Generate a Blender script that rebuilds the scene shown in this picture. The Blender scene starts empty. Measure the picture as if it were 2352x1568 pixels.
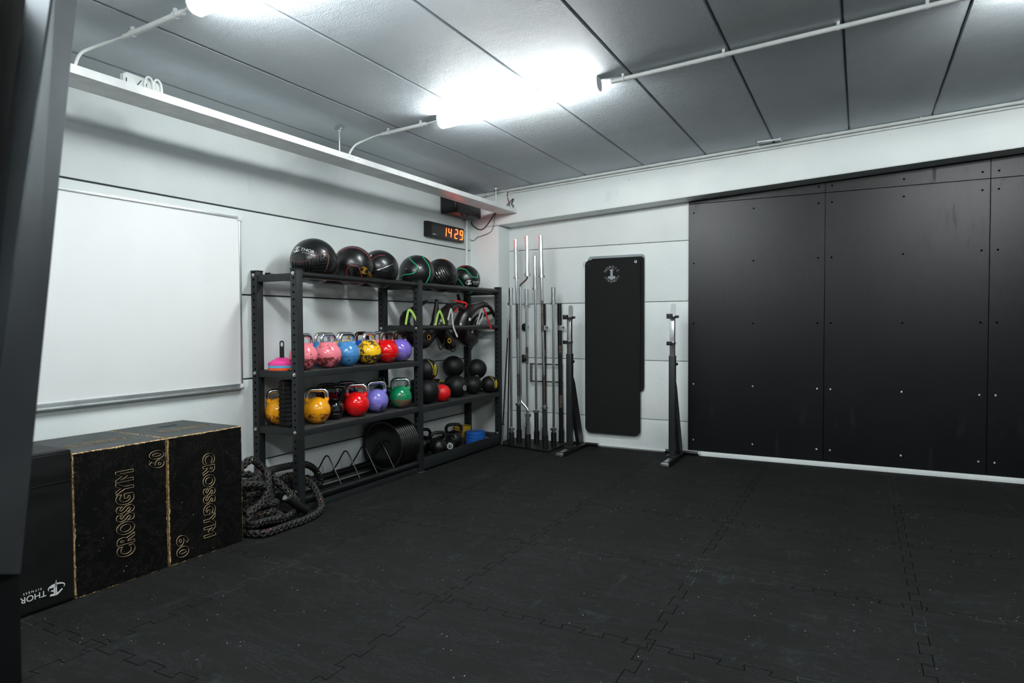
import bpy, bmesh, math, random
from mathutils import Vector, Matrix, noise
random.seed(7)
PI=math.pi; V=Vector
SC=bpy.context.scene; COL=SC.collection
D= {'bag1':[(0.15,-1.404,1.598,0.018),(0.15,-1.612,1.524,0.026),(0.17,-1.782,1.424,0.05),(0.24,-1.823,1.274,0.07),(0.27,-1.653,1.199,0.075),(0.29,-1.518,1.282,0.06),(0.3,-1.462,1.412,0.036),(0.32,-1.458,1.606,0.017)],'bag2':[(0.37,-1.024,1.517,0.018),(0.36,-1.16,1.556,0.034),(0.35,-1.333,1.495,0.06),(0.33,-1.423,1.324,0.082),(0.28,-1.174,1.186,0.085),(0.2,-0.851,1.271,0.07),(0.12,-0.659,1.462,0.04),(0.09,-0.699,1.69,0.018)],'bag3':[(0.4,-0.402,1.437,0.016),(0.4,-0.559,1.567,0.022),(0.38,-0.734,1.573,0.038),(0.35,-0.957,1.481,0.075),(0.3,-0.984,1.287,0.09),(0.27,-0.722,1.197,0.08),(0.27,-0.683,1.35,0.055),(0.33,-0.651,1.451,0.03),(0.37,-0.418,1.501,0.017)],'strapg1':[(0.44,-2.13,1.371),(0.44,-2.089,1.492),(0.44,-2.036,1.485),(0.44,-1.944,1.382)],'strapg2':[(0.44,-1.661,1.356),(0.44,-1.599,1.491),(0.44,-1.554,1.466),(0.44,-1.502,1.372)],'strapw1':[(0.49,-1.516,1.41),(0.49,-1.46,1.518),(0.49,-1.437,1.441),(0.49,-1.415,1.337),(0.49,-1.344,1.241)],'strapr1':[(0.44,-1.317,1.608),(0.44,-1.186,1.598),(0.44,-1.084,1.583),(0.44,-1.119,1.542)],'strapr1b':[(0.44,-1.319,1.485),(0.44,-1.253,1.539)],'strapw2':[(0.44,-0.884,1.361),(0.44,-0.781,1.52),(0.44,-0.745,1.473),(0.44,-0.839,1.36)],'strapr2':[(0.49,-0.83,1.537),(0.49,-0.775,1.482),(0.49,-0.719,1.397),(0.49,-0.653,1.307)],'loop1':[(0.36,-1.522,1.239),(0.38,-1.515,1.154),(0.38,-1.469,1.122),(0.36,-1.376,1.214)],'loop2':[(0.4,-0.753,1.294),(0.38,-0.831,1.178),(0.35,-0.855,1.094)],'loop3':[(0.36,-1.305,1.146),(0.36,-1.249,1.095),(0.36,-1.183,1.106),(0.36,-1.148,1.164)],'rope':[(0.62,-4.126,0.054),(0.64,-3.957,0.019),(0.66,-3.775,0.002),(0.66,-3.565,0.001),(0.58,-3.354,0.039),(0.45,-3.263,0.115),(0.35,-3.232,0.17),(0.25,-3.231,0.193),(0.2,-3.292,0.221),(0.22,-3.418,0.21),(0.28,-3.595,0.21),(0.35,-3.789,0.255),(0.4,-3.955,0.321),(0.35,-3.895,0.382),(0.33,-3.768,0.442),(0.32,-3.666,0.373),(0.36,-3.618,0.311),(0.42,-3.603,0.252),(0.46,-3.562,0.191),(0.5,-3.52,0.118),(0.5,-3.538,0.053),(0.52,-3.661,0.032),(0.56,-3.849,0.07),(0.58,-3.99,0.085),(0.58,-4.054,0.145),(0.58,-4.006,0.166),(0.56,-3.901,0.188),(0.54,-3.82,0.239),(0.5,-3.768,0.312),(0.44,-3.721,0.356),(0.3,-3.531,0.325),(0.22,-3.31,0.3),(0.2,-3.134,0.277),(0.18,-3.011,0.217),(0.17,-2.944,0.135),(0.17,-2.935,0.072),(0.14,-3.006,0.127),(0.12,-3.103,0.152),(0.15,-3.268,0.143),(0.3,-3.653,0.125),(0.4,-3.886,0.238),(0.5,-4.01,0.327),(0.52,-3.881,0.318),(0.5,-3.806,0.287)],'cabw1':[(0.03,-0.412,2.118)],'knobs':[(0.582,-0.03,1.33),(0.558,-0.03,0.963)],'loopframe':[(0.679,-0.08,0.902),(1.073,-0.08,0.907),(1.073,-0.08,0.71),(0.678,-0.08,0.7)],'spk':[(0.14,-1.04,2.704),(0.14,-0.295,2.711),(0.14,-0.316,2.597),(0.14,-1.025,2.55),(0.02,-0.858,2.745),(0.02,-0.111,2.738)],'pipecab':[(0.02,-0.14,1.129),(0.02,-0.195,0.82),(0.02,-0.27,0.413),(0.02,-0.311,0.289),(0.02,-0.351,0.228),(0.02,-0.353,0.064)],'cab1':[(-0.024,-0.28,2.579),(0.03,-0.28,2.524),(0.118,-0.28,2.468),(0.188,-0.28,2.478),(0.276,-0.28,2.567),(0.339,-0.28,2.641)],'cab2':[(0.06,-0.513,2.419),(-0.025,-0.29,2.441),(-0.007,-0.29,2.368),(0.052,-0.29,2.344),(0.1,-0.29,2.377),(0.17,-0.29,2.393),(0.28,-0.29,2.43),(0.321,-0.29,2.502),(0.299,-0.29,2.648)],'cab3':[(0.397,-0.3,2.762),(0.504,-0.3,2.768),(0.559,-0.3,2.768),(0.52,-0.3,2.717),(0.559,-0.3,2.719),(0.531,-0.3,2.697),(0.52,-0.3,2.737)],'cab4':[(0.505,-0.29,2.916),(0.487,-0.29,2.854),(0.509,-0.29,2.783),(0.526,-0.29,2.718)],'cab5':[(0.566,-0.29,2.896),(0.499,-0.29,2.878),(0.442,-0.29,2.834),(0.408,-0.29,2.763)],'strip':[(-0.027,-0.275,2.519),(0.381,-0.275,2.52)],'upr':[(2.878,-6.368,1.941),(2.928,-6.355,1.935),(2.901,-6.301,1.966),(2.803,-6.293,1.994),(2.956,-6.533,1.045),(3.003,-6.522,1.049),(2.972,-6.445,1.018),(2.846,-6.433,0.992)],'upr2':[(2.86,-6.451,1.907),(2.803,-6.314,1.984),(2.741,-6.282,2.014),(2.712,-6.389,1.972),(2.914,-6.593,1.058),(2.858,-6.482,1.01),(2.774,-6.449,0.985),(2.761,-6.544,1.015)],'uprc':[(2.948,-6.499,1.032),(2.971,-6.447,1.018),(2.97,-6.45,0.858)]}
# ------------------------------------------------------------ materials
def srgb(r,g,b):
    f=lambda c:(c/255/12.92) if c/255<=.04045 else ((c/255+.055)/1.055)**2.4
    return (f(r),f(g),f(b),1)
class NT:
    def __init__(s,name):
        s.m=bpy.data.materials.new(name); s.m.use_nodes=True; s.t=s.m.node_tree; s.t.nodes.clear()
        s.o=s.n('ShaderNodeOutputMaterial'); s.b=s.n('ShaderNodeBsdfPrincipled'); s.l(s.b.outputs[0],s.o.inputs[0])
        s.tc=s.n('ShaderNodeTexCoord')
    def n(s,k,**kw):
        x=s.t.nodes.new(k)
        for a,b in kw.items(): setattr(x,a,b)
        return x
    def l(s,a,b): s.t.links.new(a,b)
    def noise(s,sc,det=4,rough=.55,vec=None,dist=0,scale3=None):
        x=s.n('ShaderNodeTexNoise'); x.inputs['Scale'].default_value=sc; x.inputs['Detail'].default_value=det
        x.inputs['Roughness'].default_value=rough; x.inputs['Distortion'].default_value=dist
        v=vec or s.tc.outputs['Object']
        if scale3:
            mp=s.n('ShaderNodeMapping'); mp.inputs['Scale'].default_value=scale3; s.l(v,mp.inputs[0]); v=mp.outputs[0]
        s.l(v,x.inputs['Vector']); return x.outputs[0]
    def ramp(s,f,stops):
        x=s.n('ShaderNodeValToRGB'); e=x.color_ramp.elements
        while len(e)<len(stops): e.new(.5)
        for i,(p,c) in enumerate(stops):
            e[i].position=p; e[i].color=c if len(c)==4 else (*c,1)
        s.l(f,x.inputs[0]); return x.outputs[0]
    def mix(s,f,a,b):
        x=s.n('ShaderNodeMix'); x.data_type='RGBA'
        for i,v in ((0,f),(6,a),(7,b)):
            if hasattr(v,'is_linked') or hasattr(v,'links'): s.l(v,x.inputs[i])
            else: x.inputs[i].default_value=v
        return x.outputs[2]
    def math(s,op,a,b=None):
        x=s.n('ShaderNodeMath'); x.operation=op
        for i,v in ((0,a),(1,b)):
            if v is None: continue
            if hasattr(v,'links'): s.l(v,x.inputs[i])
            else: x.inputs[i].default_value=v
        return x.outputs[0]
    def bump(s,h,st,d=.01,prev=None):
        x=s.n('ShaderNodeBump'); x.inputs['Strength'].default_value=st; x.inputs['Distance'].default_value=d
        s.l(h,x.inputs['Height'])
        if prev: s.l(prev,x.inputs['Normal'])
        s.l(x.outputs[0],s.b.inputs['Normal']); return x.outputs[0]
    def set(s,col=None,rough=None,metal=None,**kw):
        for k,v in (('Base Color',col),('Roughness',rough),('Metallic',metal)):
            if v is None: continue
            if hasattr(v,'links'): s.l(v,s.b.inputs[k])
            else: s.b.inputs[k].default_value=v
        for k,v in kw.items(): s.b.inputs[k].default_value=v
        return s.m
B0=(0,0,0,1);W1=(1,1,1,1)
MC={}
def mat(name,rgb,rough=.5,metal=0,bs=0,bst=.2,var=.08,vs=6,**kw):
    if name in MC: return MC[name]
    t=NT(name); c=srgb(*rgb); d=tuple(x*(1-var*2) for x in c[:3])+(1,)
    n=t.noise(vs,3); t.set(t.mix(t.ramp(n,[(.35,B0),(.65,W1)]),d,c),rough,metal,**kw)
    if bs: t.bump(t.noise(bs,2),bst,.002)
    MC[name]=t.m; return t.m
def wall_mat():
    t=NT('painted concrete'); g=t.noise(1.1,3); f=t.noise(70,3,.6); p=t.noise(14,3,.7)
    col=t.mix(t.ramp(g,[(.35,B0),(.7,W1)]),srgb(214,221,220),srgb(230,235,233))
    vor=t.n('ShaderNodeTexVoronoi'); vor.inputs['Scale'].default_value=9; t.l(t.tc.outputs['Object'],vor.inputs['Vector'])
    sp=t.ramp(vor.outputs['Distance'],[(.025,W1),(.045,B0)])
    col=t.mix(t.math('MULTIPLY',sp,t.ramp(t.noise(3,2),[(.5,B0),(.62,W1)])),col,srgb(120,128,128))
    grn=t.ramp(t.noise(2.2,5,.7,scale3=(1,1,.6)),[(.66,B0),(.78,W1)])
    col=t.mix(t.math('MULTIPLY',grn,.25),col,srgb(150,180,170))
    t.set(col,.55); b=t.bump(f,.18,.003); t.bump(p,.25,.01,b); return t.m
def ceil_mat():
    t=NT('painted concrete slab'); f=t.noise(110,4,.65); p=t.noise(7,4,.7); s2=t.noise(3,5,.8,scale3=(1,6,1))
    col=t.mix(t.ramp(t.noise(1.5,4),[(.3,B0),(.7,W1)]),srgb(206,216,222),srgb(222,230,235))
    ye=t.ramp(t.noise(.8,2),[(.55,B0),(.7,W1)]); col=t.mix(t.math('MULTIPLY',ye,.2),col,srgb(205,205,190))
    t.set(col,.6); b=t.bump(f,.9,.006); b=t.bump(p,.5,.014,b); t.bump(s2,.3,.012,b); return t.m
def floor_mat():
    t=NT('rubber crumb tile'); f=t.noise(260,3,.7); 
    base=t.mix(t.ramp(t.noise(1.6,5,.7),[(.3,B0),(.7,W1)]),srgb(15,15,15),srgb(25,25,25))
    base=t.mix(t.ramp(f,[(.45,B0),(.75,W1)]),base,srgb(46,46,45))
    st=t.ramp(t.noise(2.6,6,.75,scale3=(1.5,.8,1),dist=.6),[(.6,B0),(.8,W1)])
    base=t.mix(t.math('MULTIPLY',st,.6),base,srgb(54,74,67))
    vor=t.n('ShaderNodeTexVoronoi'); vor.inputs['Scale'].default_value=26; t.l(t.tc.outputs['Object'],vor.inputs['Vector'])
    sp=t.math('MULTIPLY',t.ramp(vor.outputs['Distance'],[(.05,W1),(.075,B0)]),t.ramp(t.noise(5,2),[(.52,B0),(.6,W1)]))
    base=t.mix(sp,base,srgb(190,195,195))
    sc=t.ramp(t.noise(1.2,7,.8,scale3=(.7,3,1),dist=1.5),[(.497,B0),(.5,W1),(.503,B0)])
    base=t.mix(t.math('MULTIPLY',sc,.25),base,srgb(110,118,116))
    t.set(base,.8,**{'Specular IOR Level':.09}); b=t.bump(f,.5,.002); t.bump(t.noise(18,4,.7),.25,.006,b); return t.m
def panel_mat():
    t=NT('black phenolic board'); f=t.noise(420,2)
    base=t.mix(t.ramp(t.noise(2,5,.7),[(.35,B0),(.65,W1)]),srgb(9,10,12),srgb(13,14,17))
    sm=t.ramp(t.noise(7,5,.8,scale3=(1,1,.18),dist=.4),[(.6,B0),(.72,W1)])
    base=t.mix(sm,base,srgb(9,8,8))
    scr=t.ramp(t.noise(5,6,.8,scale3=(6,1,.35),dist=2),[(.496,B0),(.5,W1),(.504,B0)])
    base=t.mix(t.math('MULTIPLY',scr,.6),base,srgb(60,64,66))
    r=t.ramp(sm,[(0,(.34,.34,.34,1)),(1,(.55,.55,.55,1))]); t.set(base,r,**{'Specular IOR Level':.32}); t.bump(f,.35,.0012); return t.m
def kb_paint(name,rgb,chip=(30,24,22),amt=.5,line=None):
    if name in MC: return MC[name]
    t=NT(name); c=srgb(*rgb); oi=t.n('ShaderNodeObjectInfo')
    ad=t.n('ShaderNodeVectorMath'); ad.operation='ADD'; cb=t.n('ShaderNodeCombineXYZ')
    rr=t.math('MULTIPLY',oi.outputs['Random'],40); t.l(rr,cb.inputs[0]); t.l(rr,cb.inputs[1]); t.l(t.tc.outputs['Object'],ad.inputs[0]); t.l(cb.outputs[0],ad.inputs[1])
    v=ad.outputs[0]
    sx=t.n('ShaderNodeSeparateXYZ'); t.l(t.tc.outputs['Object'],sx.inputs[0]); z=sx.outputs[2]
    band=t.ramp(z,[(.0,(.75,.75,.75,1)),(.075,W1),(.092,(.25,.25,.25,1)),(.14,B0)])
    n=t.noise(38,6,.75,vec=v); big=t.noise(9,2,.5,vec=v)
    k=t.math('ADD',t.math('MULTIPLY',n,.62),t.math('ADD',t.math('MULTIPLY',big,.38),t.math('MULTIPLY',band,.12)))
    th=.69-amt*.135
    chipm=t.ramp(k,[(th,B0),(th+.015,W1)])
    ln=t.math('LESS_THAN',t.math('ABSOLUTE',t.math('SUBTRACT',z,.083)),.0022)
    ln=t.math('MULTIPLY',ln,t.ramp(t.noise(22,3,.6,vec=v),[(.46,B0),(.5,W1)]))
    m=t.math('MAXIMUM',chipm,ln)
    col=t.mix(m,c,srgb(*chip)); sp=t.ramp(n,[(.66,B0),(.68,W1)])
    t.set(col,t.ramp(m,[(0,(.17,.17,.17,1)),(1,(.6,.6,.6,1))]),**{'Coat Weight':.35,'Coat Roughness':.08}); t.bump(t.noise(60,3,vec=v),.08,.002)
    MC[name]=t.m; return t.m
def ply_mat():
    t=NT('worn black plywood'); n=t.noise(60,5,.8); b=t.mix(t.ramp(t.noise(5,4),[(.3,B0),(.7,W1)]),srgb(3,3,3),srgb(7,6,6))
    vor=t.n('ShaderNodeTexVoronoi'); vor.inputs['Scale'].default_value=22; t.l(t.tc.outputs['Object'],vor.inputs['Vector'])
    sp=t.math('MULTIPLY',t.ramp(vor.outputs['Distance'],[(.04,W1),(.07,B0)]),t.ramp(t.noise(6,3),[(.55,B0),(.62,W1)]))
    b=t.mix(sp,b,srgb(200,190,170))
    s2=t.ramp(t.noise(3.3,6,.8,dist=2.2),[(.498,B0),(.5,W1),(.502,B0)]); b=t.mix(t.math('MULTIPLY',s2,.4),b,srgb(120,112,100)); t.b.inputs['Specular IOR Level'].default_value=.12
    sx=t.n('ShaderNodeSeparateXYZ'); t.l(t.tc.outputs['Generated'],sx.inputs[0])
    ey=t.math('MULTIPLY',t.math('MINIMUM',sx.outputs[1],t.math('SUBTRACT',1.0,sx.outputs[1])),.5); ez=t.math('MULTIPLY',t.math('MINIMUM',sx.outputs[2],t.math('SUBTRACT',1.0,sx.outputs[2])),.74)
    d=t.math('MINIMUM',ey,ez); w=t.math('MULTIPLY',t.ramp(t.noise(9,6,.85),[(.42,B0),(.75,W1)]),.016)
    m=t.math('LESS_THAN',d,w); fine=t.ramp(t.noise(130,3,.7,scale3=(1,1,.25)),[(.4,B0),(.5,W1)])
    b=t.mix(t.math('MULTIPLY',m,fine),b,srgb(214,184,134))
    t.set(b,t.ramp(n,[(.3,(.6,.6,.6,1)),(.7,(.8,.8,.8,1))])); t.bump(n,.2,.002); return t.m
def plytop_mat():
    t=NT('worn plywood top'); n=t.noise(30,5,.8,scale3=(1,3,1)); b=t.mix(t.ramp(t.noise(6,5,.8),[(.3,B0),(.7,W1)]),srgb(40,44,44),srgb(66,72,72))
    b=t.mix(t.ramp(n,[(.66,B0),(.72,W1)]),b,srgb(150,140,120)); t.set(b,.6); t.bump(n,.3,.002); return t.m
def edge_mat():
    t=NT('bare plywood edge'); n=t.noise(45,5,.8,scale3=(1,1,1)); b=t.mix(t.ramp(n,[(.42,B0),(.56,W1)]),srgb(20,16,12),srgb(196,158,104)); 
    b=t.mix(t.ramp(t.noise(120,3),[(.6,B0),(.66,W1)]),b,srgb(232,212,170)); t.set(b,.7); t.bump(n,.4,.003); return t.m
def rope_mat():
    t=NT('braided poly rope'); n=t.noise(34,4,.7); b=t.mix(t.ramp(t.noise(200,3),[(.4,B0),(.7,W1)]),srgb(7,7,7),srgb(38,37,36))
    b=t.mix(t.ramp(n,[(.655,B0),(.675,W1)]),b,srgb(176,82,70)); b=t.mix(t.ramp(t.noise(41,3,.6,scale3=(1.3,1,.8)),[(.68,B0),(.7,W1)]),b,srgb(205,185,130))
    t.set(b,.62); t.bump(t.noise(400,2),.4,.002); return t.m
def emis(name,rgb,st):
    t=NT(name); t.set(srgb(*rgb),.4,**{'Emission Strength':st}); t.b.inputs['Emission Color'].default_value=srgb(*rgb); return t.m
M_wall=wall_mat(); M_ceil=ceil_mat(); M_floor=floor_mat(); M_panel=panel_mat()
M_ply=ply_mat(); M_plytop=plytop_mat(); M_edge=edge_mat(); M_rope=rope_mat()
M_dark2=mat('tile joint',(1,1,1),.95,**{'Specular IOR Level':.0})
M_seampale=mat('chalk dust and highlight in joint',(78,92,87),.95,var=.3,vs=20,**{'Specular IOR Level':.0})  # pale joint pieces: chalk dust plus slight joint highlights painted into the colour
M_dark=mat('dark joint',(28,30,31),.9)
M_joint=mat('open joint mortar',(70,76,77),.9,0,60)
M_rack=mat('black powder coat',(33,36,37),.45,0,500,.25,**{'Specular IOR Level':.35})
M_tube=mat('black satin tube',(15,16,17),.3,0,500,.15)
M_rub=mat('black rubber',(13,13,14),.5,0,120,.15,**{'Specular IOR Level':.35})
M_rubg=mat('glossy black rubber',(10,10,10),.33,0,90,.1,**{'Coat Weight':.15})
M_ridge=mat('moulded black ribs',(14,14,15),.18,0,90,.05,**{'Coat Weight':.4})
M_leather=mat('brown black leather',(24,16,14),.3,0,60,.3)
M_chrome=mat('chrome',(236,238,240),.2,1,0,var=.02)
M_steel=mat('brushed steel',(205,208,210),.34,1,200,.1)
M_zinc=mat('zinc bolt',(225,226,222),.25,1)
M_knurl=mat('worn knurled steel',(120,112,104),.42,1,500,.5,var=.3,vs=40)
M_rust=mat('brown worn handle',(84,62,50),.35,1,200,.3,var=.3,vs=30)
M_wht=mat('white plastic',(228,232,230),.4)
M_lac=mat('white lacquered steel',(238,240,239),.35)
M_wb=mat('whiteboard enamel',(244,246,245),.5,var=.015,vs=2)
M_alu=mat('anodised aluminium',(205,210,210),.35,.8)
M_print=mat('white print',(232,236,234),.5)
M_gold=mat('gold print',(214,160,50),.35,.6)
M_outl=mat('engraved bare wood line',(206,180,140),.7)
M_outd=mat('faint engraved line',(110,100,84),.7)
M_unseen=mat('dark unseen wall',(60,62,64),.6)  # for the unseen wall, kept dark to lower the fill light
M_vinyl=mat('black vinyl',(13,13,13),.5,0,25,.35,**{'Specular IOR Level':.3})
M_foam=mat('black foam',(20,20,20),.8,0,140,.6,**{'Specular IOR Level':.25})
M_grey=mat('grey foam',(140,150,152),.6)
M_green=mat('green rubber line',(24,160,112),.45)
M_redl=mat('red rubber line',(140,38,40),.45)
M_cop=mat('copper rubber line',(110,62,52),.45)
M_lime=mat('lime webbing',(172,220,100),.7,0,300,.4)
M_red=mat('red webbing',(210,18,22),.6,0,300,.4)
M_wwb=mat('grey white webbing',(200,202,198),.7,0,300,.4)
M_yel=mat('yellow print',(215,190,30),.5)
M_redball=mat('red rubber',(208,16,20),.4,0,90,.1)
M_iron=mat('black cast iron',(20,19,18),.35,.3,160,.4)
M_gloss=mat('wrapped black gloss',(12,12,12),.12,0,40,.8,**{'Coat Weight':.6})
M_blueP=mat('blue plastic plate',(24,84,160),.3)
M_yelP=mat('yellow plastic plate',(220,180,20),.3)
M_redP=mat('red plastic plate',(170,12,18),.35)
M_pinkC=mat('pink plastic',(240,70,150),.5,var=.03)
M_blueC=mat('sky blue plastic',(90,180,220),.5,var=.03)
M_orC=mat('orange plastic',(240,90,20),.5,var=.03)
M_cblk=mat('black cable',(15,15,15),.4)
M_cred=mat('red cable',(120,30,35),.4)
M_post=mat('grey satin steel',(138,144,147),.26,.9,300,.03)
M_led=emis('red led segment',(255,60,20),22)
M_tubeL=emis('fluorescent diffuser',(244,249,250),80)
M_shade=mat('opal cap',(200,206,206),.4)
# ------------------------------------------------------------ geometry helpers
def nb(): return bmesh.new()
def box(bm,x0,x1,y0,y1,z0,z1,bev=0,M=None,seg=2):
    r=bmesh.ops.create_cube(bm,size=1); vs=r['verts']
    for v in vs: v.co=V(((x0+x1)/2+v.co.x*(x1-x0),(y0+y1)/2+v.co.y*(y1-y0),(z0+z1)/2+v.co.z*(z1-z0)))
    if bev:
        es=list({e for v in vs for e in v.link_edges})
        r=bmesh.ops.bevel(bm,geom=es,offset=bev,segments=seg,affect='EDGES',profile=.6); vs=list({v for f in r['faces'] for v in f.verts}|{v for v in vs if v.is_valid})
    if M is not None: bmesh.ops.transform(bm,matrix=M,verts=vs)
    return bm
def frames(pts,closed=False,up=None):
    n=len(pts); T=[]
    for i in range(n):
        a=pts[i-1] if (i>0 or closed) else pts[i]; b=pts[(i+1)%n] if (i<n-1 or closed) else pts[i]
        d=(b-a); T.append(d.normalized() if d.length>1e-9 else V((0,0,1)))
    u=V(up) if up else (V((0,0,1)) if abs(T[0].z)<.9 else V((1,0,0)))
    N=[]; nn=(u-T[0]*u.dot(T[0])).normalized()
    for t in T:
        nn=(nn-t*nn.dot(t))
        nn=nn.normalized() if nn.length>1e-6 else t.orthogonal().normalized()
        N.append(nn.copy())
    return T,N
def tube(bm,pts,r,n=12,closed=False,cap=True,flat=1.0,up=None):
    pts=[V(p) for p in pts]; T,N=frames(pts,closed,up); R=r if isinstance(r,(list,tuple)) else [r]*len(pts); rings=[]
    for p,t,nn,rr in zip(pts,T,N,R):
        bb=t.cross(nn); rings.append([bm.verts.new(p+nn*(math.cos(2*PI*k/n)*rr*flat)+bb*(math.sin(2*PI*k/n)*rr)) for k in range(n)])
    m=len(rings)
    for i in range(m if closed else m-1):
        a=rings[i];b=rings[(i+1)%m]
        for k in range(n): bm.faces.new((a[k],a[(k+1)%n],b[(k+1)%n],b[k]))
    if cap and not closed: bm.faces.new(rings[0][::-1]); bm.faces.new(rings[-1])
    return bm
def cyl(bm,a,b,r,n=20,r2=None): return tube(bm,[a,b],[r,r if r2 is None else r2],n)
def spl(pts,k=6,closed=False):
    pts=[V(p) for p in pts]; n=len(pts); out=[]
    for i in range(n if closed else n-1):
        p0=pts[(i-1)%n] if (closed or i>0) else pts[0]; p1=pts[i]; p2=pts[(i+1)%n]; p3=pts[(i+2)%n] if (closed or i+2<n) else pts[-1]
        for j in range(k):
            t=j/k; out.append(.5*((2*p1)+(p2-p0)*t+(2*p0-5*p1+4*p2-p3)*t*t+(3*p1-p0-3*p2+p3)*t**3))
    if not closed: out.append(pts[-1])
    return out
def lathe(bm,prof,o=(0,0,0),ax=(0,0,1),n=32,cap=True):
    o=V(o); ax=V(ax).normalized(); e1=ax.orthogonal().normalized(); e2=ax.cross(e1); R=[]
    for r,h in prof: R.append([bm.verts.new(o+ax*h+(e1*math.cos(2*PI*k/n)+e2*math.sin(2*PI*k/n))*r) for k in range(n)])
    for a,b in zip(R,R[1:]):
        for k in range(n): bm.faces.new((a[k],a[(k+1)%n],b[(k+1)%n],b[k]))
    if cap:
        if prof[0][0]>1e-5: bm.faces.new(R[0][::-1])
        if prof[-1][0]>1e-5: bm.faces.new(R[-1])
    return bm
def ball(bm,c,r,nu=40,nv=24,z0=None):
    pr=[]
    for i in range(nv+1):
        a=-PI/2+PI*i/nv; h=r*math.sin(a); 
        if z0 is not None and h<z0:
            continue
        pr.append((max(r*math.cos(a),1e-6),h))
    if z0 is not None: pr.insert(0,(math.sqrt(r*r-z0*z0),z0))
    return lathe(bm,pr,c,(0,0,1),nu)
def prism(bm,pts,vec):
    vec=V(vec); a=[bm.verts.new(V(p)) for p in pts]; b=[bm.verts.new(V(p)+vec) for p in pts]; n=len(a)
    bm.faces.new(a[::-1]); bm.faces.new(b)
    for i in range(n): bm.faces.new((a[i],a[(i+1)%n],b[(i+1)%n],b[i]))
    return bm
def rrect(w,h,r,n=6):
    o=[]
    for cx,cy,a0 in ((w/2-r,h/2-r,0),(-w/2+r,h/2-r,90),(-w/2+r,-h/2+r,180),(w/2-r,-h/2+r,270)):
        for k in range(n+1):
            a=math.radians(a0+90*k/n); o.append((cx+r*math.cos(a),cy+r*math.sin(a)))
    return o
def hull(bm,pts):
    vs=[bm.verts.new(V(p)) for p in pts]; bmesh.ops.convex_hull(bm,input=vs); return bm
def ribbon(bm,pts,w,th=.0025,wd=(0,1,0)):
    pts=[V(p) for p in pts]; wd=V(wd).normalized(); T,_=frames(pts); R=[]
    for i,(p,t) in enumerate(zip(pts,T)):
        s=wd-t*wd.dot(t)
        if s.length<.15: s=t.orthogonal()
        s=s.normalized(); q=t.cross(s)
        R.append([bm.verts.new(p+s*a*w/2+q*b*th/2) for a,b in ((-1,-1),(1,-1),(1,1),(-1,1))])
    for a,b in zip(R,R[1:]):
        for k in range(4): bm.faces.new((a[k],a[(k+1)%4],b[(k+1)%4],b[k]))
    bm.faces.new(R[0][::-1]); bm.faces.new(R[-1]); return bm
RM={}
def obj(name,bm,m,parent=None,smooth=True,ang=40,label=None):
    bmesh.ops.recalc_face_normals(bm,faces=bm.faces)
    me=bpy.data.meshes.new(name); bm.to_mesh(me); bm.free()
    if smooth:
        me.polygons.foreach_set('use_smooth',[True]*len(me.polygons)); me.set_sharp_from_angle(angle=math.radians(ang))
    for x in (m if isinstance(m,(list,tuple)) else [m]): me.materials.append(x)
    o=bpy.data.objects.new(name,me); COL.objects.link(o)
    if parent is not None:
        o.parent=parent; R=RM.get(parent.name,Matrix()); RM[o.name]=R
        me.transform(R.inverted())
    else: RM[o.name]=Matrix()
    if label: o['label']=label
    return o
def tag(o,label,cat,group=None,kind=None):
    o['label']=label
    if cat: o['category']=cat
    if group: o['group']=group
    if kind: o['kind']=kind
    return o
def struct(name,bm,m,label=None,**k):
    o=obj(name,bm,m,**k); o['kind']='structure'
    o['label']=label or name.replace('_',' '); o['category']=name.split('_')[0]; return o
def thing(name,loc,label,cat,group=None,rz=0,kind=None):
    o=bpy.data.objects.new(name,None); COL.objects.link(o); o.empty_display_size=.05
    o.location=loc; o.rotation_euler=(0,0,rz); RM[o.name]=Matrix.Translation(V(loc))@Matrix.Rotation(rz,4,'Z')
    return tag(o,label,cat,group,kind)
def dup(root,loc,rz=None,label=None,group=None,mats=None,scale=None,rot=None):
    def cp(o,par):
        c=o.copy(); COL.objects.link(c); c.parent=par
        for ch in [x for x in SRC if x.parent==o]: cp(ch,c)
        return c
    SRC=[x for x in COL.objects]
    r=cp(root,None); r.location=loc; RM[r.name]=Matrix.Translation(V(loc))@Matrix.Rotation(rz or 0,4,'Z')
    if rz is not None: r.rotation_euler=(0,0,rz)
    if rot is not None: r.rotation_euler=rot
    if scale: r.scale=(scale,)*3
    if label: r['label']=label
    if group: r['group']=group
    if mats:
        for ch in [x for x in COL.objects if x.parent==r]:
            for k,m in mats.items():
                if ch.name.split('.')[0]==k and m is not None:
                    ch.material_slots[0].link='OBJECT'; ch.material_slots[0].material=m
    return r
def text_bm(s,size=1,outline=0,sx=1,space=1,ext=0.0,res=4):
    cu=bpy.data.curves.new('t','FONT'); cu.body=s; cu.size=size; cu.align_x='CENTER'; cu.align_y='CENTER'; cu.space_character=space
    cu.resolution_u=res; cu.extrude=ext
    if outline: cu.fill_mode='NONE'; cu.bevel_depth=outline; cu.bevel_resolution=0; cu.offset=.036
    o=bpy.data.objects.new('t',cu); COL.objects.link(o); bpy.context.view_layer.update()
    me=bpy.data.meshes.new_from_object(o.evaluated_get(bpy.context.evaluated_depsgraph_get())); bm=nb(); bm.from_mesh(me)
    bpy.data.objects.remove(o); bpy.data.meshes.remove(me); bpy.data.curves.remove(cu)
    for v in bm.verts: v.co.x*=sx
    return bm
def basis(o,x,y):
    x=V(x).normalized(); y=V(y).normalized(); z=x.cross(y); m=Matrix.Identity(4)
    for i in range(3): m[i][0]=x[i]; m[i][1]=y[i]; m[i][2]=z[i]; m[i][3]=o[i]
    return m
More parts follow.
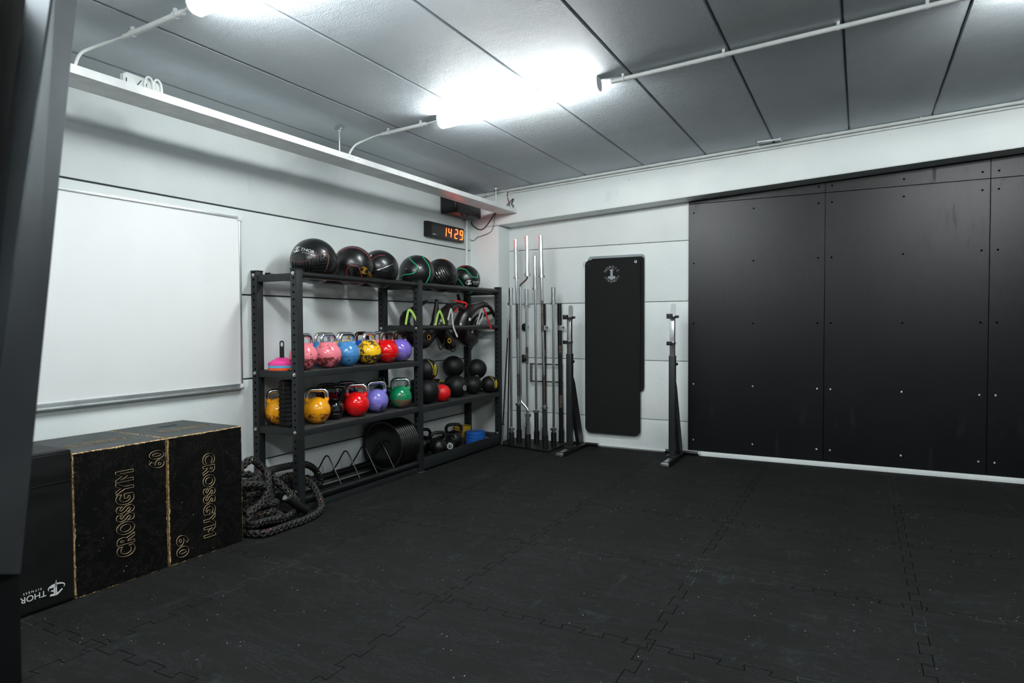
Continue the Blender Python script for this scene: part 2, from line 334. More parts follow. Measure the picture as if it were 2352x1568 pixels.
def fit(bm,w,h):
    xs=[v.co.x for v in bm.verts]; ys=[v.co.y for v in bm.verts]; cx=(min(xs)+max(xs))/2; cy=(min(ys)+max(ys))/2
    kx=w/(max(xs)-min(xs)); ky=h/(max(ys)-min(ys))
    for v in bm.verts: v.co.x=(v.co.x-cx)*kx; v.co.y=(v.co.y-cy)*ky
    return bm
def merge(a,b,M=None):
    me=bpy.data.meshes.new('x'); 
    if M is not None: bmesh.ops.transform(b,matrix=M,verts=b.verts)
    b.to_mesh(me); b.free(); a.from_mesh(me); bpy.data.meshes.remove(me); return a
# flat emblem: J E letters with swoosh, THOR, small FITNESS row (unit: height about 1, width about 5)
def thor_bm(small=True):
    bm=nb()
    merge(bm,fit(text_bm('THOR',1,ext=.01),3.0,.62),Matrix.Translation((1.15,0,0)))
    if small: merge(bm,fit(text_bm('F I T N E S S',1,ext=.01),2.1,.22),Matrix.Translation((1.25,-.62,0)))
    def pl(p): prism(bm,[(x-1.6,y,0) for x,y in p],(0,0,.01))
    pl([(-.75,.15),(-.15,.55),(.1,.6),(.1,-.45),(-.05,-.55),(-.05,.33),(-.25,.3),(-.65,.02)])
    pl([(.15,.6),(.85,.5),(.72,.3),(.35,.35),(.35,.1),(.7,.05),(.62,-.1),(.35,-.06),(.35,-.35),(.8,-.3),(.7,-.5),(.15,-.5)])
    pl([(-.02,-.35),(.25,-.3),(.0,-1.1)])
    o=[];i=[]
    for k in range(25):
        a=math.radians(150+k*235/24); o.append((1.05*math.cos(a),-.28+.42*math.sin(a))); i.append((.95*math.cos(a),-.24+.3*math.sin(a)))
    pl(o+i[::-1])
    return bm
def on_sphere(bm,c,r,fw,u,v,sc,rot=0,off=.0015):
    """wrap a flat mesh onto a ball; (u,v) = place on the ball seen along -fw, in radii"""
    fw=V(fw).normalized(); rt=V((0,0,1)).cross(fw).normalized(); up=fw.cross(rt)
    d0=(rt*u+up*v+fw*math.sqrt(max(0,1-u*u-v*v))).normalized(); ex=up.cross(d0).normalized(); ey=d0.cross(ex)
    for w in bm.verts:
        x,y=w.co.x*sc,w.co.y*sc; x,y=x*math.cos(rot)-y*math.sin(rot),x*math.sin(rot)+y*math.cos(rot)
        d=(d0+(ex*x+ey*y)/r).normalized(); w.co=V(c)+d*(r+off+w.co.z*.02)
    return bm
def sphere_line(bm,c,r,fw,pts,w,k=5,flat=.5,lift=0):
    fw=V(fw).normalized(); rt=V((0,0,1)).cross(fw).normalized(); up=fw.cross(rt); P=[]
    q=[V((a,b,0)) for a,b in pts]
    dense=[]
    for a,b in zip(q,q[1:]):
        for j in range(k): dense.append(a.lerp(b,j/k))
    dense.append(q[-1])
    for p in dense:
        l=min(.985,math.hypot(p.x,p.y)); s=l/max(1e-6,math.hypot(p.x,p.y)); x,y=p.x*s,p.y*s
        P.append(V(c)+(rt*x+up*y+fw*math.sqrt(1-x*x-y*y))*(r+lift))
    return tube(bm,P,w,6)
CAM=V((4.056,-6.96,1.382))
def fwd(c): return (CAM-V(c)).normalized()
CZ=lambda x: 2.8707+.0544*x           # sloping soffit
BZ=lambda x: 2.483+.0571*x            # beam underside
# ------------------------------------------------------------ setting
# floor of interlocking rubber tiles
XS=[.1,1.16,2.21,3.26,4.31,5.36,6.41,7.46,8.5]; YS=[-9.6,-8.55,-7.5,-6.4,-5.3,-4.22,-3.26,-2.25,-1.2,-.15]
def jig(p,q,amp=.022,per=.098):
    """toothed joint line from p to q"""
    p=V(p);q=V(q);d=(q-p);L=d.length;d/=L;nrm=V((-d.y,d.x)); n=max(2,int(L/per)//2*2); st=L/n; o=[]
    for k in range(n):
        s=k*st; a=1 if k%2 else -1
        o+= [p+d*(s-.005)+nrm*amp*a, p+d*(s+st+.005)+nrm*amp*a]
    return o
bm=nb(); box(bm,-.25,9.15,-10.45,.25,-.06,0)
n0=len(bm.faces)
for lines in ([jig((x,-10.4),(x,.1)) for x in XS]+[jig((-.2,y),(9.1,y)) for y in YS]):
    for a,b in zip(lines,lines[1:]):
        e=(b-a); 
        if e.length<1e-5: continue
        e.normalize(); q=V((-e.y,e.x))*.0014; e*=.0014
        fc=bm.faces.new([bm.verts.new((c.x,c.y,.00035)) for c in (a-e-q,b+e-q,b+e+q,a-e+q)]); k=noise.noise((a.x*1.3,a.y*1.3,2)); fc.material_index=2 if k>.22 else 1
struct('floor',bm,[M_floor,M_dark2,M_seampale],'black interlocking rubber gym floor tiles',smooth=False)
# left wall of stacked concrete panels with open joints
SZ=[-.02,.340,.972,1.599,2.2285,3.5]
bm=nb()
for a,b in zip(SZ,SZ[1:]): box(bm,-.12,0,-10.5,-.02,a+(.006 if a>0 else 0),b-.006,.003)
old=set(bm.faces); box(bm,-.3,-.014,-10.5,.3,-.05,3.6)
for f in set(bm.faces)-old: f.material_index=1
struct('wall_left',bm,[M_wall,M_joint],'white painted concrete wall on the left with horizontal joints')
bm=nb()
for a,b in zip(SZ,SZ[1:]): box(bm,.30,9.15,0,.12,a+(.0035 if a>0 else 0),b-.0035,.002)
old=set(bm.faces); box(bm,-.3,9.2,.010,.3,-.05,3.6)
for f in set(bm.faces)-old: f.material_index=1
struct('wall_back',bm,[M_wall,M_joint],'white painted concrete back wall')
bm=nb(); box(bm,-.01,.372,-.2705,.05,-.01,2.492,.004); struct('wall_pillar',bm,M_wall,'white concrete pillar in the corner')
bm=nb(); box(bm,9.0,9.2,-10.5,.3,-.05,3.7); struct('wall_right',bm,M_wall,'white wall on the far right')
bm=nb(); box(bm,-.3,9.2,-10.7,-10.4,-.05,3.7); struct('wall_front',bm,M_unseen,'dark unseen wall behind the camera, darkened to cut fill light')  # boarding is invented; the dark colour is there to cut ambient bounce
# beam
bm=nb(); L=9.1
pr=[(0,-.271,BZ(0)),(0,-.271,3.6),(0,.02,3.6),(0,.02,BZ(0))]
a=[bm.verts.new((x,y,z)) for x,y,z in pr]; b=[bm.verts.new((L,y,z+(L*.0571 if z<3 else 0))) for x,y,z in pr]
bm.faces.new(a[::-1]);bm.faces.new(b)
for k in range(4): bm.faces.new((a[k],a[(k+1)%4],b[(k+1)%4],b[k]))
bmesh.ops.bevel(bm,geom=[e for e in bm.edges if abs(e.verts[0].co.x-e.verts[1].co.x)>1],offset=.006,segments=2,affect='EDGES')
struct('trim_1',bm,M_wall,'white concrete beam along the top of the back wall')
# ceiling slabs, sloping up to the right
J=[-.42+.6247*k for k in range(17)]
bm=nb()
for a,b in zip(J,J[1:]):
    if a<-.4: a=-.3
    b=min(b,9.1); g=.005; vs=[]
    for y0,y1 in ((-10.5,-.275),):
        p=[(a+g,CZ(a+g)),(b-g,CZ(b-g))]
        v=[bm.verts.new(q) for q in ((p[0][0],y0,p[0][1]),(p[1][0],y0,p[1][1]),(p[1][0],y1,p[1][1]),(p[0][0],y1,p[0][1]))]
        w=[bm.verts.new(q) for q in ((p[0][0],y0,p[0][1]+.2),(p[1][0],y0,p[1][1]+.2),(p[1][0],y1,p[1][1]+.2),(p[0][0],y1,p[0][1]+.2))]
        bm.faces.new(v);bm.faces.new(w[::-1])
        for k in range(4): bm.faces.new((v[k],w[k],w[(k+1)%4],v[(k+1)%4]))
bmesh.ops.bevel(bm,geom=[e for e in bm.edges if abs(e.verts[0].co.y-e.verts[1].co.y)>1 and e.verts[0].co.z<CZ(e.verts[0].co.x)+.05],offset=.006,segments=2,affect='EDGES')
hull(bm,[(x,y,CZ(x)+d) for x in (-.3,9.15) for y in (-10.5,.3) for d in (.03,.3)])
struct('ceiling',bm,M_ceil,'grey painted concrete ceiling slabs with long joints')
# trim at the foot of the back wall
bm=nb(); box(bm,.38,2.47,-.022,0,0,.018,.002); struct('baseboard_back',bm,M_alu,'thin metal strip along the foot of the white back wall')
bm=nb(); box(bm,2.472,9,-.030,0,0,.0455,.002); struct('baseboard_right',bm,M_wall,'white strip under the black boards')
# black boards
bm=nb(); hull(bm,[(x,y,z) for x in (2.478,8.86) for y in (-.002,-.0002) for z in (.05,BZ(x)-.003)]); struct('trim_2',bm,M_dark2,'dark backing behind the black boards')
names=['leftmost large','second large','third large','fourth large','last large']
bx=[2.474,3.754,5.032,6.31,7.59,8.87]
for i in range(5):
    x0,x1=bx[i]+.0025,bx[i+1]-.0025
    for r in range(2):
        z0,z1=(.047,2.592) if r==0 else (2.598,0)
        if r==1 and BZ(x1)-2.598<.02: continue
        lab=(f'{names[i]} black wall board' if r==0 else f'narrow black wall board above the {names[i]} board')+(' beside the white wall' if i==0 else ', counted from the white wall')
        t=thing('wall_board',((x0+x1)/2,-.01,z0),lab,'wall panel','black boards on the back wall')
        bm=nb()
        if r==0: box(bm,x0,x1,-.018,-.0025,z0,z1,.0012)
        else:
            xa=max(x0,(2.61-2.483)/.0571); 
            hull(bm,[(x,y,z) for x in (xa,x1) for y in (-.018,-.0025) for z in (2.598,min(BZ(x)-.002,3.0))])
        obj('board',bm,M_panel,t,smooth=False)
        if i>2: continue
        for zz in ((.16,.74,1.365,1.985,2.50) if r==0 else (2.655,)):
            for k,xx in enumerate((x0+.055,(x0+x1)/2,x1-.055)):
                if zz>2.6 and BZ(xx)<2.69: continue
                bm=nb(); lathe(bm,[(.0085,0),(.0085,.001),(.006,.002),(.0045,.0008),(1e-6,.0006)],(xx,-.018,zz),(0,-1,0),10); obj('screw',bm,M_dark2 if zz>1 else M_steel,t)
# ------------------------------------------------------------ ceiling lights, conduits
def luminaire(x0,yc,lab):
    x1=x0+1.27; t=thing('ceiling_light',((x0+x1)/2,yc,CZ((x0+x1)/2)-.095),lab,'light','long fluorescent ceiling lights')
    sl=math.atan(.0544); M=Matrix.Translation((x0,yc,CZ(x0)))@Matrix.Rotation(-sl,4,'Y')
    bm=nb(); box(bm,0,1.27,-.045,.045,-.012,0,.003,M); obj('housing',bm,M_wht,t)
    bm=nb(); pr=[]
    for k in range(13):
        a=PI*k/12; pr.append((.052*math.copysign(abs(math.cos(a))**.75,math.cos(a)),-.012-.08*math.sin(a)**.6 if 0<k<12 else -.012))
    a=[bm.verts.new(M@V((.012,y,z))) for y,z in pr]; b=[bm.verts.new(M@V((1.258,y,z))) for y,z in pr]
    for k in range(12): bm.faces.new((a[k],a[k+1],b[k+1],b[k]))
    bm.faces.new(a);bm.faces.new(b[::-1]); obj('diffuser',bm,M_tubeL,t)
    for xx in (0,1.258):
        bm=nb(); q=[M@V((xx,y*.97,z*.97)) for y,z in pr]; prism(bm,q,(.012,0,0)); obj('end_cap',bm,M_shade,t)
    for k in (.22,.62,1.02):
        for s in (-1,1):
            bm=nb(); box(bm,k,k+.02,s*.052-.004,s*.052+.004,-.024,-.005,.002,M); obj('clip',bm,M_shade,t)
luminaire(1.238,-2.75,'glowing long ceiling light whose whole length shows, between two conduits')
luminaire(1.238,-4.83,'glowing long ceiling light cut by the top edge, near the white cable')
luminaire(4.69,-2.72,'glowing long ceiling light at the top right corner end of the long conduit')
luminaire(4.69,-4.83,'long ceiling light above right, outside the view, second row')
luminaire(1.238,-7.0,'long ceiling light behind the camera on the left')
luminaire(4.69,-7.0,'long ceiling light behind the camera on the right')
def conduit(x0,x1,y,lab,clips,r=.0145,extra=None,grp=None):
    off=.034
    t=thing('conduit',((x0+x1)/2,y,CZ((x0+x1)/2)-off-r),lab,'conduit',grp)
    bm=nb(); cyl(bm,(x0,y,CZ(x0)-off),(x1,y,CZ(x1)-off),r,14); obj('pipe',bm,M_wht,t)
    for x in clips:
        bm=nb(); lathe(bm,[(r+.004,-.009),(r+.004,.009)],(x,y,CZ(x)-off),(1,0,.0544),14); box(bm,x-.008,x+.008,y-.006,y+.006,CZ(x)-off+r,CZ(x)+.002); obj('clip',bm,M_wht,t)
    if extra:
        bm=nb(); tube(bm,spl(extra,6),.008,10); obj('cable',bm,M_wht,t)
    return t
conduit(2.58,4.62,-2.715,'long white conduit running right from the middle ceiling light',(2.66,3.30,3.93,4.36),extra=[(4.60,-2.715,CZ(4.6)-.034),(4.69,-2.72,CZ(4.69)-.02)])
t=conduit(.70,1.12,-2.76,'short white conduit with curved cable down to the hanging tray, left of the middle light',(.76,1.07),
  extra=[(.72,-2.76,CZ(.72)-.034),(.66,-2.775,CZ(.66)-.04),(.60,-2.84,CZ(.6)-.08),(.565,-2.92,2.77),(.555,-2.975,2.70),(.55,-2.985,2.655)])
bm=nb(); cyl(bm,(1.11,-2.755,CZ(1.11)-.034),(1.25,-2.75,CZ(1.25)-.025),.006,8); obj('cable',bm,M_wht,t)
t=conduit(.66,1.13,-4.81,'short white conduit with curved cable near the top left light',(.73,1.07),
  extra=[(.67,-4.81,CZ(.67)-.034),(.61,-4.83,CZ(.61)-.045),(.56,-4.90,CZ(.55)-.09),(.54,-4.96,2.76),(.535,-4.985,2.70),(.53,-4.99,2.655)])
bm=nb(); cyl(bm,(1.12,-4.81,CZ(1.12)-.034),(1.25,-4.83,CZ(1.25)-.025),.006,8); obj('cable',bm,M_wht,t)
conduit(2.5,4.7,-4.81,'white conduit along the second row of lights',(3,4))
# conduit along the beam (tilted with the ceiling)
t=thing('conduit',(4.5,-.30,CZ(4.5)-.05),'white conduit pair running along the top edge of the concrete beam','conduit')
bm=nb(); cyl(bm,(.50,-.296,CZ(.5)-.018),(9.0,-.296,CZ(9)-.018),.015,12); obj('pipe',bm,M_wht,t)
bm=nb(); cyl(bm,(.56,-.284,CZ(.56)-.048),(9.0,-.284,CZ(9)-.048),.010,12); obj('pipe',bm,M_wht,t)
for x in [.68,1.25,2.26,3.2,3.75,4.5,5.2]:
    bm=nb(); lathe(bm,[(.019,-.008),(.019,.008)],(x,-.296,CZ(x)-.018),(1,0,.0544),14); obj('clip',bm,M_wht,t)
t=thing('conduit',(.3,-.296,2.87),'short white conduit in the corner above the hanging tray','conduit')
bm=nb(); tube(bm,spl([(.02,-.33,CZ(0)-.05),(.2,-.30,CZ(.2)-.035),(.36,-.30,CZ(.36)-.02),(.47,-.30,CZ(.47)-.016)],5),.013,12); obj('pipe',bm,M_wht,t)
bm=nb(); cyl(bm,(.245,-.31,CZ(.25)-.03),(.262,-.31,CZ(.25)-.03),.018,12); obj('clip',bm,M_wht,t)
# outline of a hatch in the ceiling
t=thing('ceiling_hatch',(3.27,-.34,CZ(3.27)-.01),'small rectangular white outline plate on the ceiling above the boards','hatch')
bm=nb(); X0,X1=3.19,3.40
for a in ((X0,X1,-.46,-.44),(X0,X0+.008,-.46,-.31),(X1-.008,X1,-.46,-.31)):
    box(bm,a[0],a[1],a[2],a[3],0,.012,M=Matrix.Translation((0,0,CZ(a[0])-.014)))
obj('rim',bm,M_wht,t)
# ------------------------------------------------------------ hanging white cable tray
t=thing('cable_tray',(.507,-3.9,2.62),'long white hanging cable tray running along the left wall','cable tray')
bm=nb(); box(bm,.398,.6155,-2.985,-.276,2.62,2.665,.002); obj('tray',bm,M_lac,t)
bm=nb(); box(bm,.398,.6155,-8.2,-2.988,2.62,2.665,.002); obj('tray',bm,M_lac,t)
for y,x in ((-3.03,.50),(-.52,.48),(-5.4,.5)):
    bm=nb(); cyl(bm,(x,y,2.66),(x,y,CZ(x)-.03),.0055,10); obj('rod',bm,M_zinc,t)
    bm=nb(); box(bm,x-.03,x+.03,y-.02,y+.02,CZ(x)-.03,CZ(x)-.012,.003); cyl(bm,(x,y,CZ(x)-.045),(x,y,CZ(x)-.028),.014,8); obj('hanger',bm,M_steel,t)
for y in (-3.05,-3.02,-2.95):
    bm=nb(); cyl(bm,(.6155,y,2.645),(.619,y,2.645),.004,8); obj('screw',bm,M_zinc,t)
t=thing('junction_box',(.5,-4.62,2.666),'white junction box with cable loops standing on the hanging tray','junction box')
bm=nb(); prism(bm,[(.49,-4.73,2.666),(.49,-4.5,2.666),(.49,-4.5,2.72),(.49,-4.53,2.745),(.49,-4.71,2.752),(.49,-4.73,2.74)],(.03,0,0)); obj('body',bm,M_wht,t,smooth=False)
for y in (-4.62,-4.57):
    bm=nb(); tube(bm,spl([(.535,y,2.667),(.54,y,2.73),(.54,y+.02,2.757),(.54,y+.045,2.735),(.535,y+.05,2.667)],5),.006,8); obj('cable',bm,M_wht,t)
for p in (((-4.715,2.69),(-4.715,2.72)),((-4.66,2.69),(-4.63,2.73)),((-4.61,2.68),(-4.60,2.72))):
    bm=nb(); cyl(bm,(.5225,p[0][0],p[0][1]),(.5225,p[1][0],p[1][1]),.0022,6); obj('slot',bm,M_dark,t)
# speaker
t=thing('speaker',(.12,-.62,2.53),'black loudspeaker mounted on the wall under the white tray','speaker')
bm=nb(); box(bm,.02,.22,-.93,-.40,2.565,2.80,.02,seg=4); obj('cabinet',bm,M_rub,t)
bm=nb(); box(bm,.22,.225,-.90,-.43,2.585,2.78,.004); obj('grille',bm,M_cblk,t)
bm=nb(); tube(bm,spl([(.2,-.80,2.566),(.21,-.76,2.545),(.21,-.70,2.545),(.2,-.66,2.566)],5),.008,8); obj('handle',bm,M_cblk,t)
# clock
t=thing('digital_clock',(.03,-.863,2.29),'black digital wall clock with red digits reading 14 29','clock')
bm=nb(); box(bm,.003,.052,-1.222,-.505,2.292,2.452,.004); obj('case',bm,M_rub,t)
bm=nb(); box(bm,.052,.054,-1.155,-.512,2.300,2.444,.001); obj('screen',bm,M_rubg,t)
def digit(yc,segs,w=.052,h=.098):
    bm=nb(); zc=2.373; s=.0045
    P={'a':((-1,1),(1,1)),'b':((1,1),(1,0)),'c':((1,0),(1,-1)),'d':((-1,-1),(1,-1)),'e':((-1,0),(-1,-1)),'f':((-1,1),(-1,0)),'g':((-1,0),(1,0))}
    for k in segs:
        (a,b),(c,d)=P[k]; A=V((.0555,yc+a*w/2+b*.006,zc+b*h/2)); Bq=V((.0555,yc+c*w/2+d*.006,zc+d*h/2)); dd=(Bq-A).normalized()*.006; q=dd.cross(V((1,0,0))).normalized()*s*.75; A+=dd;Bq-=dd
        prism(bm,[A-dd*.7,A+q,Bq+q,Bq+dd*.7,Bq-q,A-q],(.0012,0,0))
    obj('digit',bm,M_led,t,smooth=False)
digit(-.900,'bc'); digit(-.800,'fgbc'); digit(-.672,'abged'); digit(-.565,'abgfcd')
bm=nb(); box(bm,.054,.0548,-1.125,-1.095,2.320,2.329); box(bm,.054,.0548,-1.09,-1.06,2.322,2.326); obj('print',bm,M_print,t)
# corner pipe and cables
t=thing('pipe',(.035,-.31,0),'vertical white pipe in the corner behind the storage rack','pipe')
bm=nb(); cyl(bm,(.028,-.41,.62),(.028,-.41,2.56),.0155,16); cyl(bm,(.028,-.41,2.54),(.028,-.41,2.57),.022,16); obj('pipe',bm,M_wht,t)
bm=nb(); tube(bm,spl([(.02,-.405,1.0),(.015,-.36,.75),(.015,-.33,.5),(.015,-.31,.33)],6),.006,8); obj('cable',bm,M_wht,t)
bm=nb(); tube(bm,spl([(.015,-.31,.33),(.015,-.36,.26),(.015,-.40,.24),(.015,-.42,.2)],6),.005,8); obj('cable',bm,M_cblk,t)
bm=nb(); tube(bm,spl([(.03,-.30,2.56)]+D['cab1'][1:]+[(.42,-.3,2.66)],6),.0055,8); tag(obj('cable',bm,M_cblk),'thick black cable sagging in front of the pillar top, under the tray','cable')
bm=nb(); tube(bm,spl([(.06,-.505,2.42)]+D['cab2'][1:-1]+[(.33,-.295,2.56),(.36,-.3,2.66)],6),.0028,8); tag(obj('cable',bm,M_cblk),'thin black cable looping from the clock across the pillar up to the tray','cable')
bm=nb(); tube(bm,spl([(.44,-.35,2.675),(.50,-.33,2.69),(.56,-.31,2.76),(.585,-.305,2.775),(.56,-.3,2.72),(.585,-.3,2.70),(.56,-.305,2.675),(.53,-.31,2.69)],6),.005,8); tag(obj('cable',bm,M_cblk),'black cable coiled on the far end of the hanging tray','cable')
bm=nb(); tube(bm,spl([(.52,-.29,2.88),(.50,-.29,2.83),(.515,-.29,2.76),(.535,-.30,2.69),(.54,-.31,2.668)],6),.0045,8); tag(obj('cable',bm,M_cred),'dark red cable dropping from the ceiling conduit to the tray end','cable')
bm=nb(); tube(bm,spl([(.57,-.284,CZ(.57)-.048),(.53,-.286,2.84),(.49,-.29,2.78),(.47,-.30,2.71),(.465,-.31,2.667)],6),.006,8); tag(obj('cable',bm,M_wht),'white cable curving from the beam conduit down to the tray end','cable')
# ------------------------------------------------------------ whiteboard
t=thing('whiteboard',(.0,-4.76,.9),'large blank whiteboard on the left wall above the boxes','whiteboard')
bm=nb(); box(bm,.004,.018,-5.96,-3.575,.93,2.150,.001); obj('board',bm,M_wb,t)
bm=nb(); box(bm,.002,.024,-5.975,-3.56,2.148,2.168,.003); box(bm,.002,.024,-3.575,-3.558,.92,2.168,.003); box(bm,.002,.024,-5.975,-5.955,.92,2.168,.003); obj('frame',bm,M_alu,t)
bm=nb(); box(bm,.002,.026,-5.975,-3.56,.905,.944,.003); box(bm,.026,.045,-5.975,-3.565,.905,.915,.002); obj('tray',bm,M_alu,t)
for z in (.925,2.157):
    bm=nb(); box(bm,.001,.032,-3.585,-3.550,z-.02,z+.018,.006); obj('corner_cap',bm,M_wht,t)
# ------------------------------------------------------------ storage rack
rack=thing('storage_rack',(.24,-1.92,0),'tall black steel storage rack with two bays along the left wall','rack')
PX=((.410,.472),(.006,.068)); PY=((-3.46,-3.40),(-1.975,-1.913),(-.445,-.383))
for iy,(y0,y1) in enumerate(PY):
    for ix,(x0,x1) in enumerate(PX):
        bm=nb(); box(bm,x0,x1,y0,y1,0,1.775,.004)
        old=set(bm.faces)
        for k in range(34):
            z=.065+.0515*k
            lathe(bm,[(.0078,0),(1e-6,.0001)],((x0+x1)/2,y0-.0008,z),(0,-1,0),10,cap=False)
        for f in set(bm.faces)-old: f.material_index=1
        p=obj('post',bm,[M_rack,M_dark2],rack)
        bm=nb(); box(bm,x0-.002,x1+.002,y0-.002,y1+.002,1.773,1.782,.003); obj('end_cap',bm,M_rub,p)
        bm=nb(); box(bm,x0-.01,x1+.012,y0-.012,y1+.012,0,.006,.002); obj('foot_plate',bm,M_steel if iy==1 and ix==0 else M_rack,p)
        zs=[1.747,1.012,.592,.16,.085] if iy==0 else ([1.747,1.335,.59,.16,.085] if iy==1 else [1.747,1.335,.59,.14])
        for z in zs:
            bm=nb(); lathe(bm,[(.0135,0),(.0135,.004),(.0095,.005),(.0095,.011),(.006,.013),(1e-6,.013)],((x0+x1)/2,y0,z),(0,-1,0),8); obj('bolt',bm,M_zinc,p)
for iy,(y0,y1) in enumerate(PY):
    for z in ((1.722,1.010,.590,.11) if iy==0 else ((1.722,1.335,1.010,.590,.11) if iy==1 else (1.722,1.335,.590,.11))):
        bm=nb(); box(bm,.068,.410,y0+.005,y1-.005,z-.026,z+.026,.003); obj('side_beam',bm,M_rack,rack)
def rail(x,ya,yb,z,r=.025):
    bm=nb(); cyl(bm,(x,ya,z),(x,yb,z),r,24); 
    for a,s in ((ya,1),(yb,-1)): box(bm,x-r-.002,x+r+.002,min(a,a+s*.006),max(a,a+s*.006),z-r-.006,z+r+.004,.002)
    obj('rail',bm,M_tube,rack)
for ya,yb in ((-3.40,-1.975),(-1.913,-.445)):
    rail(.445,ya,yb,1.737); rail(.115,ya,yb,1.737)
for x in (.445,.10): rail(x,-1.913,-.445,1.337,.023)
def shelf(ya,yb,zt,name='shelf'):
    bm=nb(); box(bm,.012,.466,ya,yb,zt-.005,zt,.001); box(bm,.462,.470,ya,yb,zt-.043,zt,.002); box(bm,.010,.016,ya,yb,zt-.043,zt,.002)
    s=obj(name,bm,M_rack,rack)
    bm=nb(); box(bm,.020,.460,ya+.004,yb-.004,zt,zt+.003,.001); obj('liner',bm,M_shelfmat,s)
M_shelfmat=mat('dusty rubber shelf liner',(62,62,60),.75,0,90,.8,var=.4,vs=25)
shelf(-3.40,-1.975,1.030); shelf(-3.40,-1.975,.605); shelf(-1.913,-.445,.598)
bm=nb(); box(bm,.02,.466,-1.913,-.445,.055,.062,.001); box(bm,.462,.470,-1.913,-.445,.02,.130,.002); box(bm,.012,.018,-1.913,-.445,.055,.150,.002); obj('bottom_tray',bm,M_rack,rack)
rail(.430,-3.40,-1.975,.083,.030); rail(.095,-3.40,-1.975,.100,.030)
bm=nb(); box(bm,.41,.45,-3.40,-1.975,.0,.05,.003); obj('base_beam',bm,M_rack,rack)
for y in (-2.955,-2.735,-2.515,-2.285):
    bm=nb(); tube(bm,spl([(.09,y+.02,.12),(.17,y+.01,.215),(.235,y,.300),(.262,y,.318),(.29,y,.300),(.355,y-.01,.215),(.430,y-.02,.108)],6),.0058,10); obj('divider_rod',bm,M_tube,rack)
# ------------------------------------------------------------ kettlebells
def kettlebell(loc,rz,lab,paint,metal,group,name='kettlebell'):
    t=thing(name,loc,lab,'kettlebell',group,rz); R=RM[t.name]
    bm=nb(); ball(bm,R@V((0,0,.1025)),.1045,40,24,-.1025)
    for s in (-1,1):
        P=[R@V(p) for p in ((0,s*.050,.135),(0,s*.064,.165),(0,s*.074,.185),(0,s*.0765,.202))]
        tube(bm,spl(P,4),[.027,.0262,.0255,.0245,.0235,.0225,.0215,.0205,.0195,.0188,.018,.0175,.0172],18)
    obj('body',bm,paint,t,ang=70)
    A=[(0,-.0765,.200),(0,-.0765,.218),(0,-.0735,.237),(0,-.062,.253),(0,-.044,.2605),(0,-.02,.2615),(0,.02,.2615),(0,.044,.2605),(0,.062,.253),(0,.0735,.237),(0,.0765,.218),(0,.0765,.200)]
    bm=nb(); tube(bm,spl([R@V(p) for p in A],4),.0167,18); obj('handle',bm,metal,t,ang=70)
    return t
K=lambda n,c,a=.5,ch=(34,28,26): kb_paint('kettlebell paint '+n,c,ch,a)
Kpink=K('pink',(238,128,140),.75,(110,40,36)); Kblue=K('blue',(70,134,190),.35); Kyel=K('yellow',(250,196,24),.95,(50,38,20)); Kred=K('red',(212,8,14),.35,(120,112,92)); Kpur=K('purple',(120,98,192),.45,(150,140,110))
Kgold=K('gold',(236,158,20),.45,(120,60,14)); Kred2=K('bright red',(226,16,18),.35,(70,40,30)); Klil=K('lilac',(128,120,204),.35,(60,44,60)); Kgrn=K('green',(12,128,82),.6,(120,66,56)); Knavy=K('navy',(26,28,78),.2); Kdk=K('royal blue',(14,72,160),.2); Kdred=K('dark red',(110,6,14),.3); Kdgrn=K('dark green',(6,60,36),.2)
GU='kettlebells on the upper shelf'; GL='kettlebells on the lower shelf'
k0=kettlebell((.345,-3.275,1.033),0,'scuffed pink kettlebell half hidden behind the near rack post, upper shelf',Kpink,M_chrome,GU)
UP=[((.35,-3.020),.05,'worn pink kettlebell in full view at the front of the upper shelf',Kpink,M_chrome),
((.348,-2.800),-.06,'light blue kettlebell at the front of the upper shelf, right of the pink one',Kblue,M_chrome),
((.35,-2.530),.12,'chipped yellow kettlebell at the front of the upper shelf',Kyel,M_chrome),
((.35,-2.290),-.05,'red kettlebell with rusty handle and grey scar on the upper shelf',Kred,M_knurl),
((.345,-2.085),.06,'purple kettlebell with brown handle at the right end of the upper shelf',Kpur,M_rust),
((.125,-2.850),0,'blue kettlebell standing behind the front pink one, upper shelf',Kblue,M_chrome),
((.125,-2.600),.08,'yellow kettlebell standing behind the light blue one, upper shelf',Kyel,M_chrome),
((.125,-2.358),0,'dark blue kettlebell with brown handle behind the yellow one',Kdk,M_rust),
((.125,-2.120),.02,'pink kettlebell behind the red one, near the rear post',Kpink,M_chrome)]
for (x,y),rz,lab,p,h in UP: dup(k0,(x,y,1.033),rz,lab,GU,{'body':p,'handle':h})
LO=[((.110,-3.300),-.7,'gold kettlebell behind the ribbed black roller, lower shelf',Kgold,M_chrome),
((.330,-3.130),-.75,'gold kettlebell beside the near post at the front of the lower shelf',Kgold,M_chrome),
((.345,-2.690),-.80,'bright red kettlebell with dark ring line at the front of the lower shelf',Kred2,M_chrome),
((.335,-2.420),-.55,'lilac kettlebell on the lower shelf between the red and green ones',Klil,M_chrome),
((.340,-2.085),-.85,'green kettlebell with rust patch at the right end of the lower shelf',Kgrn,M_chrome),
((.125,-2.560),-.7,'navy kettlebell behind the bright red one on the lower shelf',Knavy,M_chrome),
((.120,-2.79),-.7,'dark red kettlebell behind the glossy black one, lower shelf',Kdred,M_steel),
((.125,-2.08),.75,'dark green kettlebell seen edge on behind the lilac one, lower shelf',Kdgrn,M_chrome)]
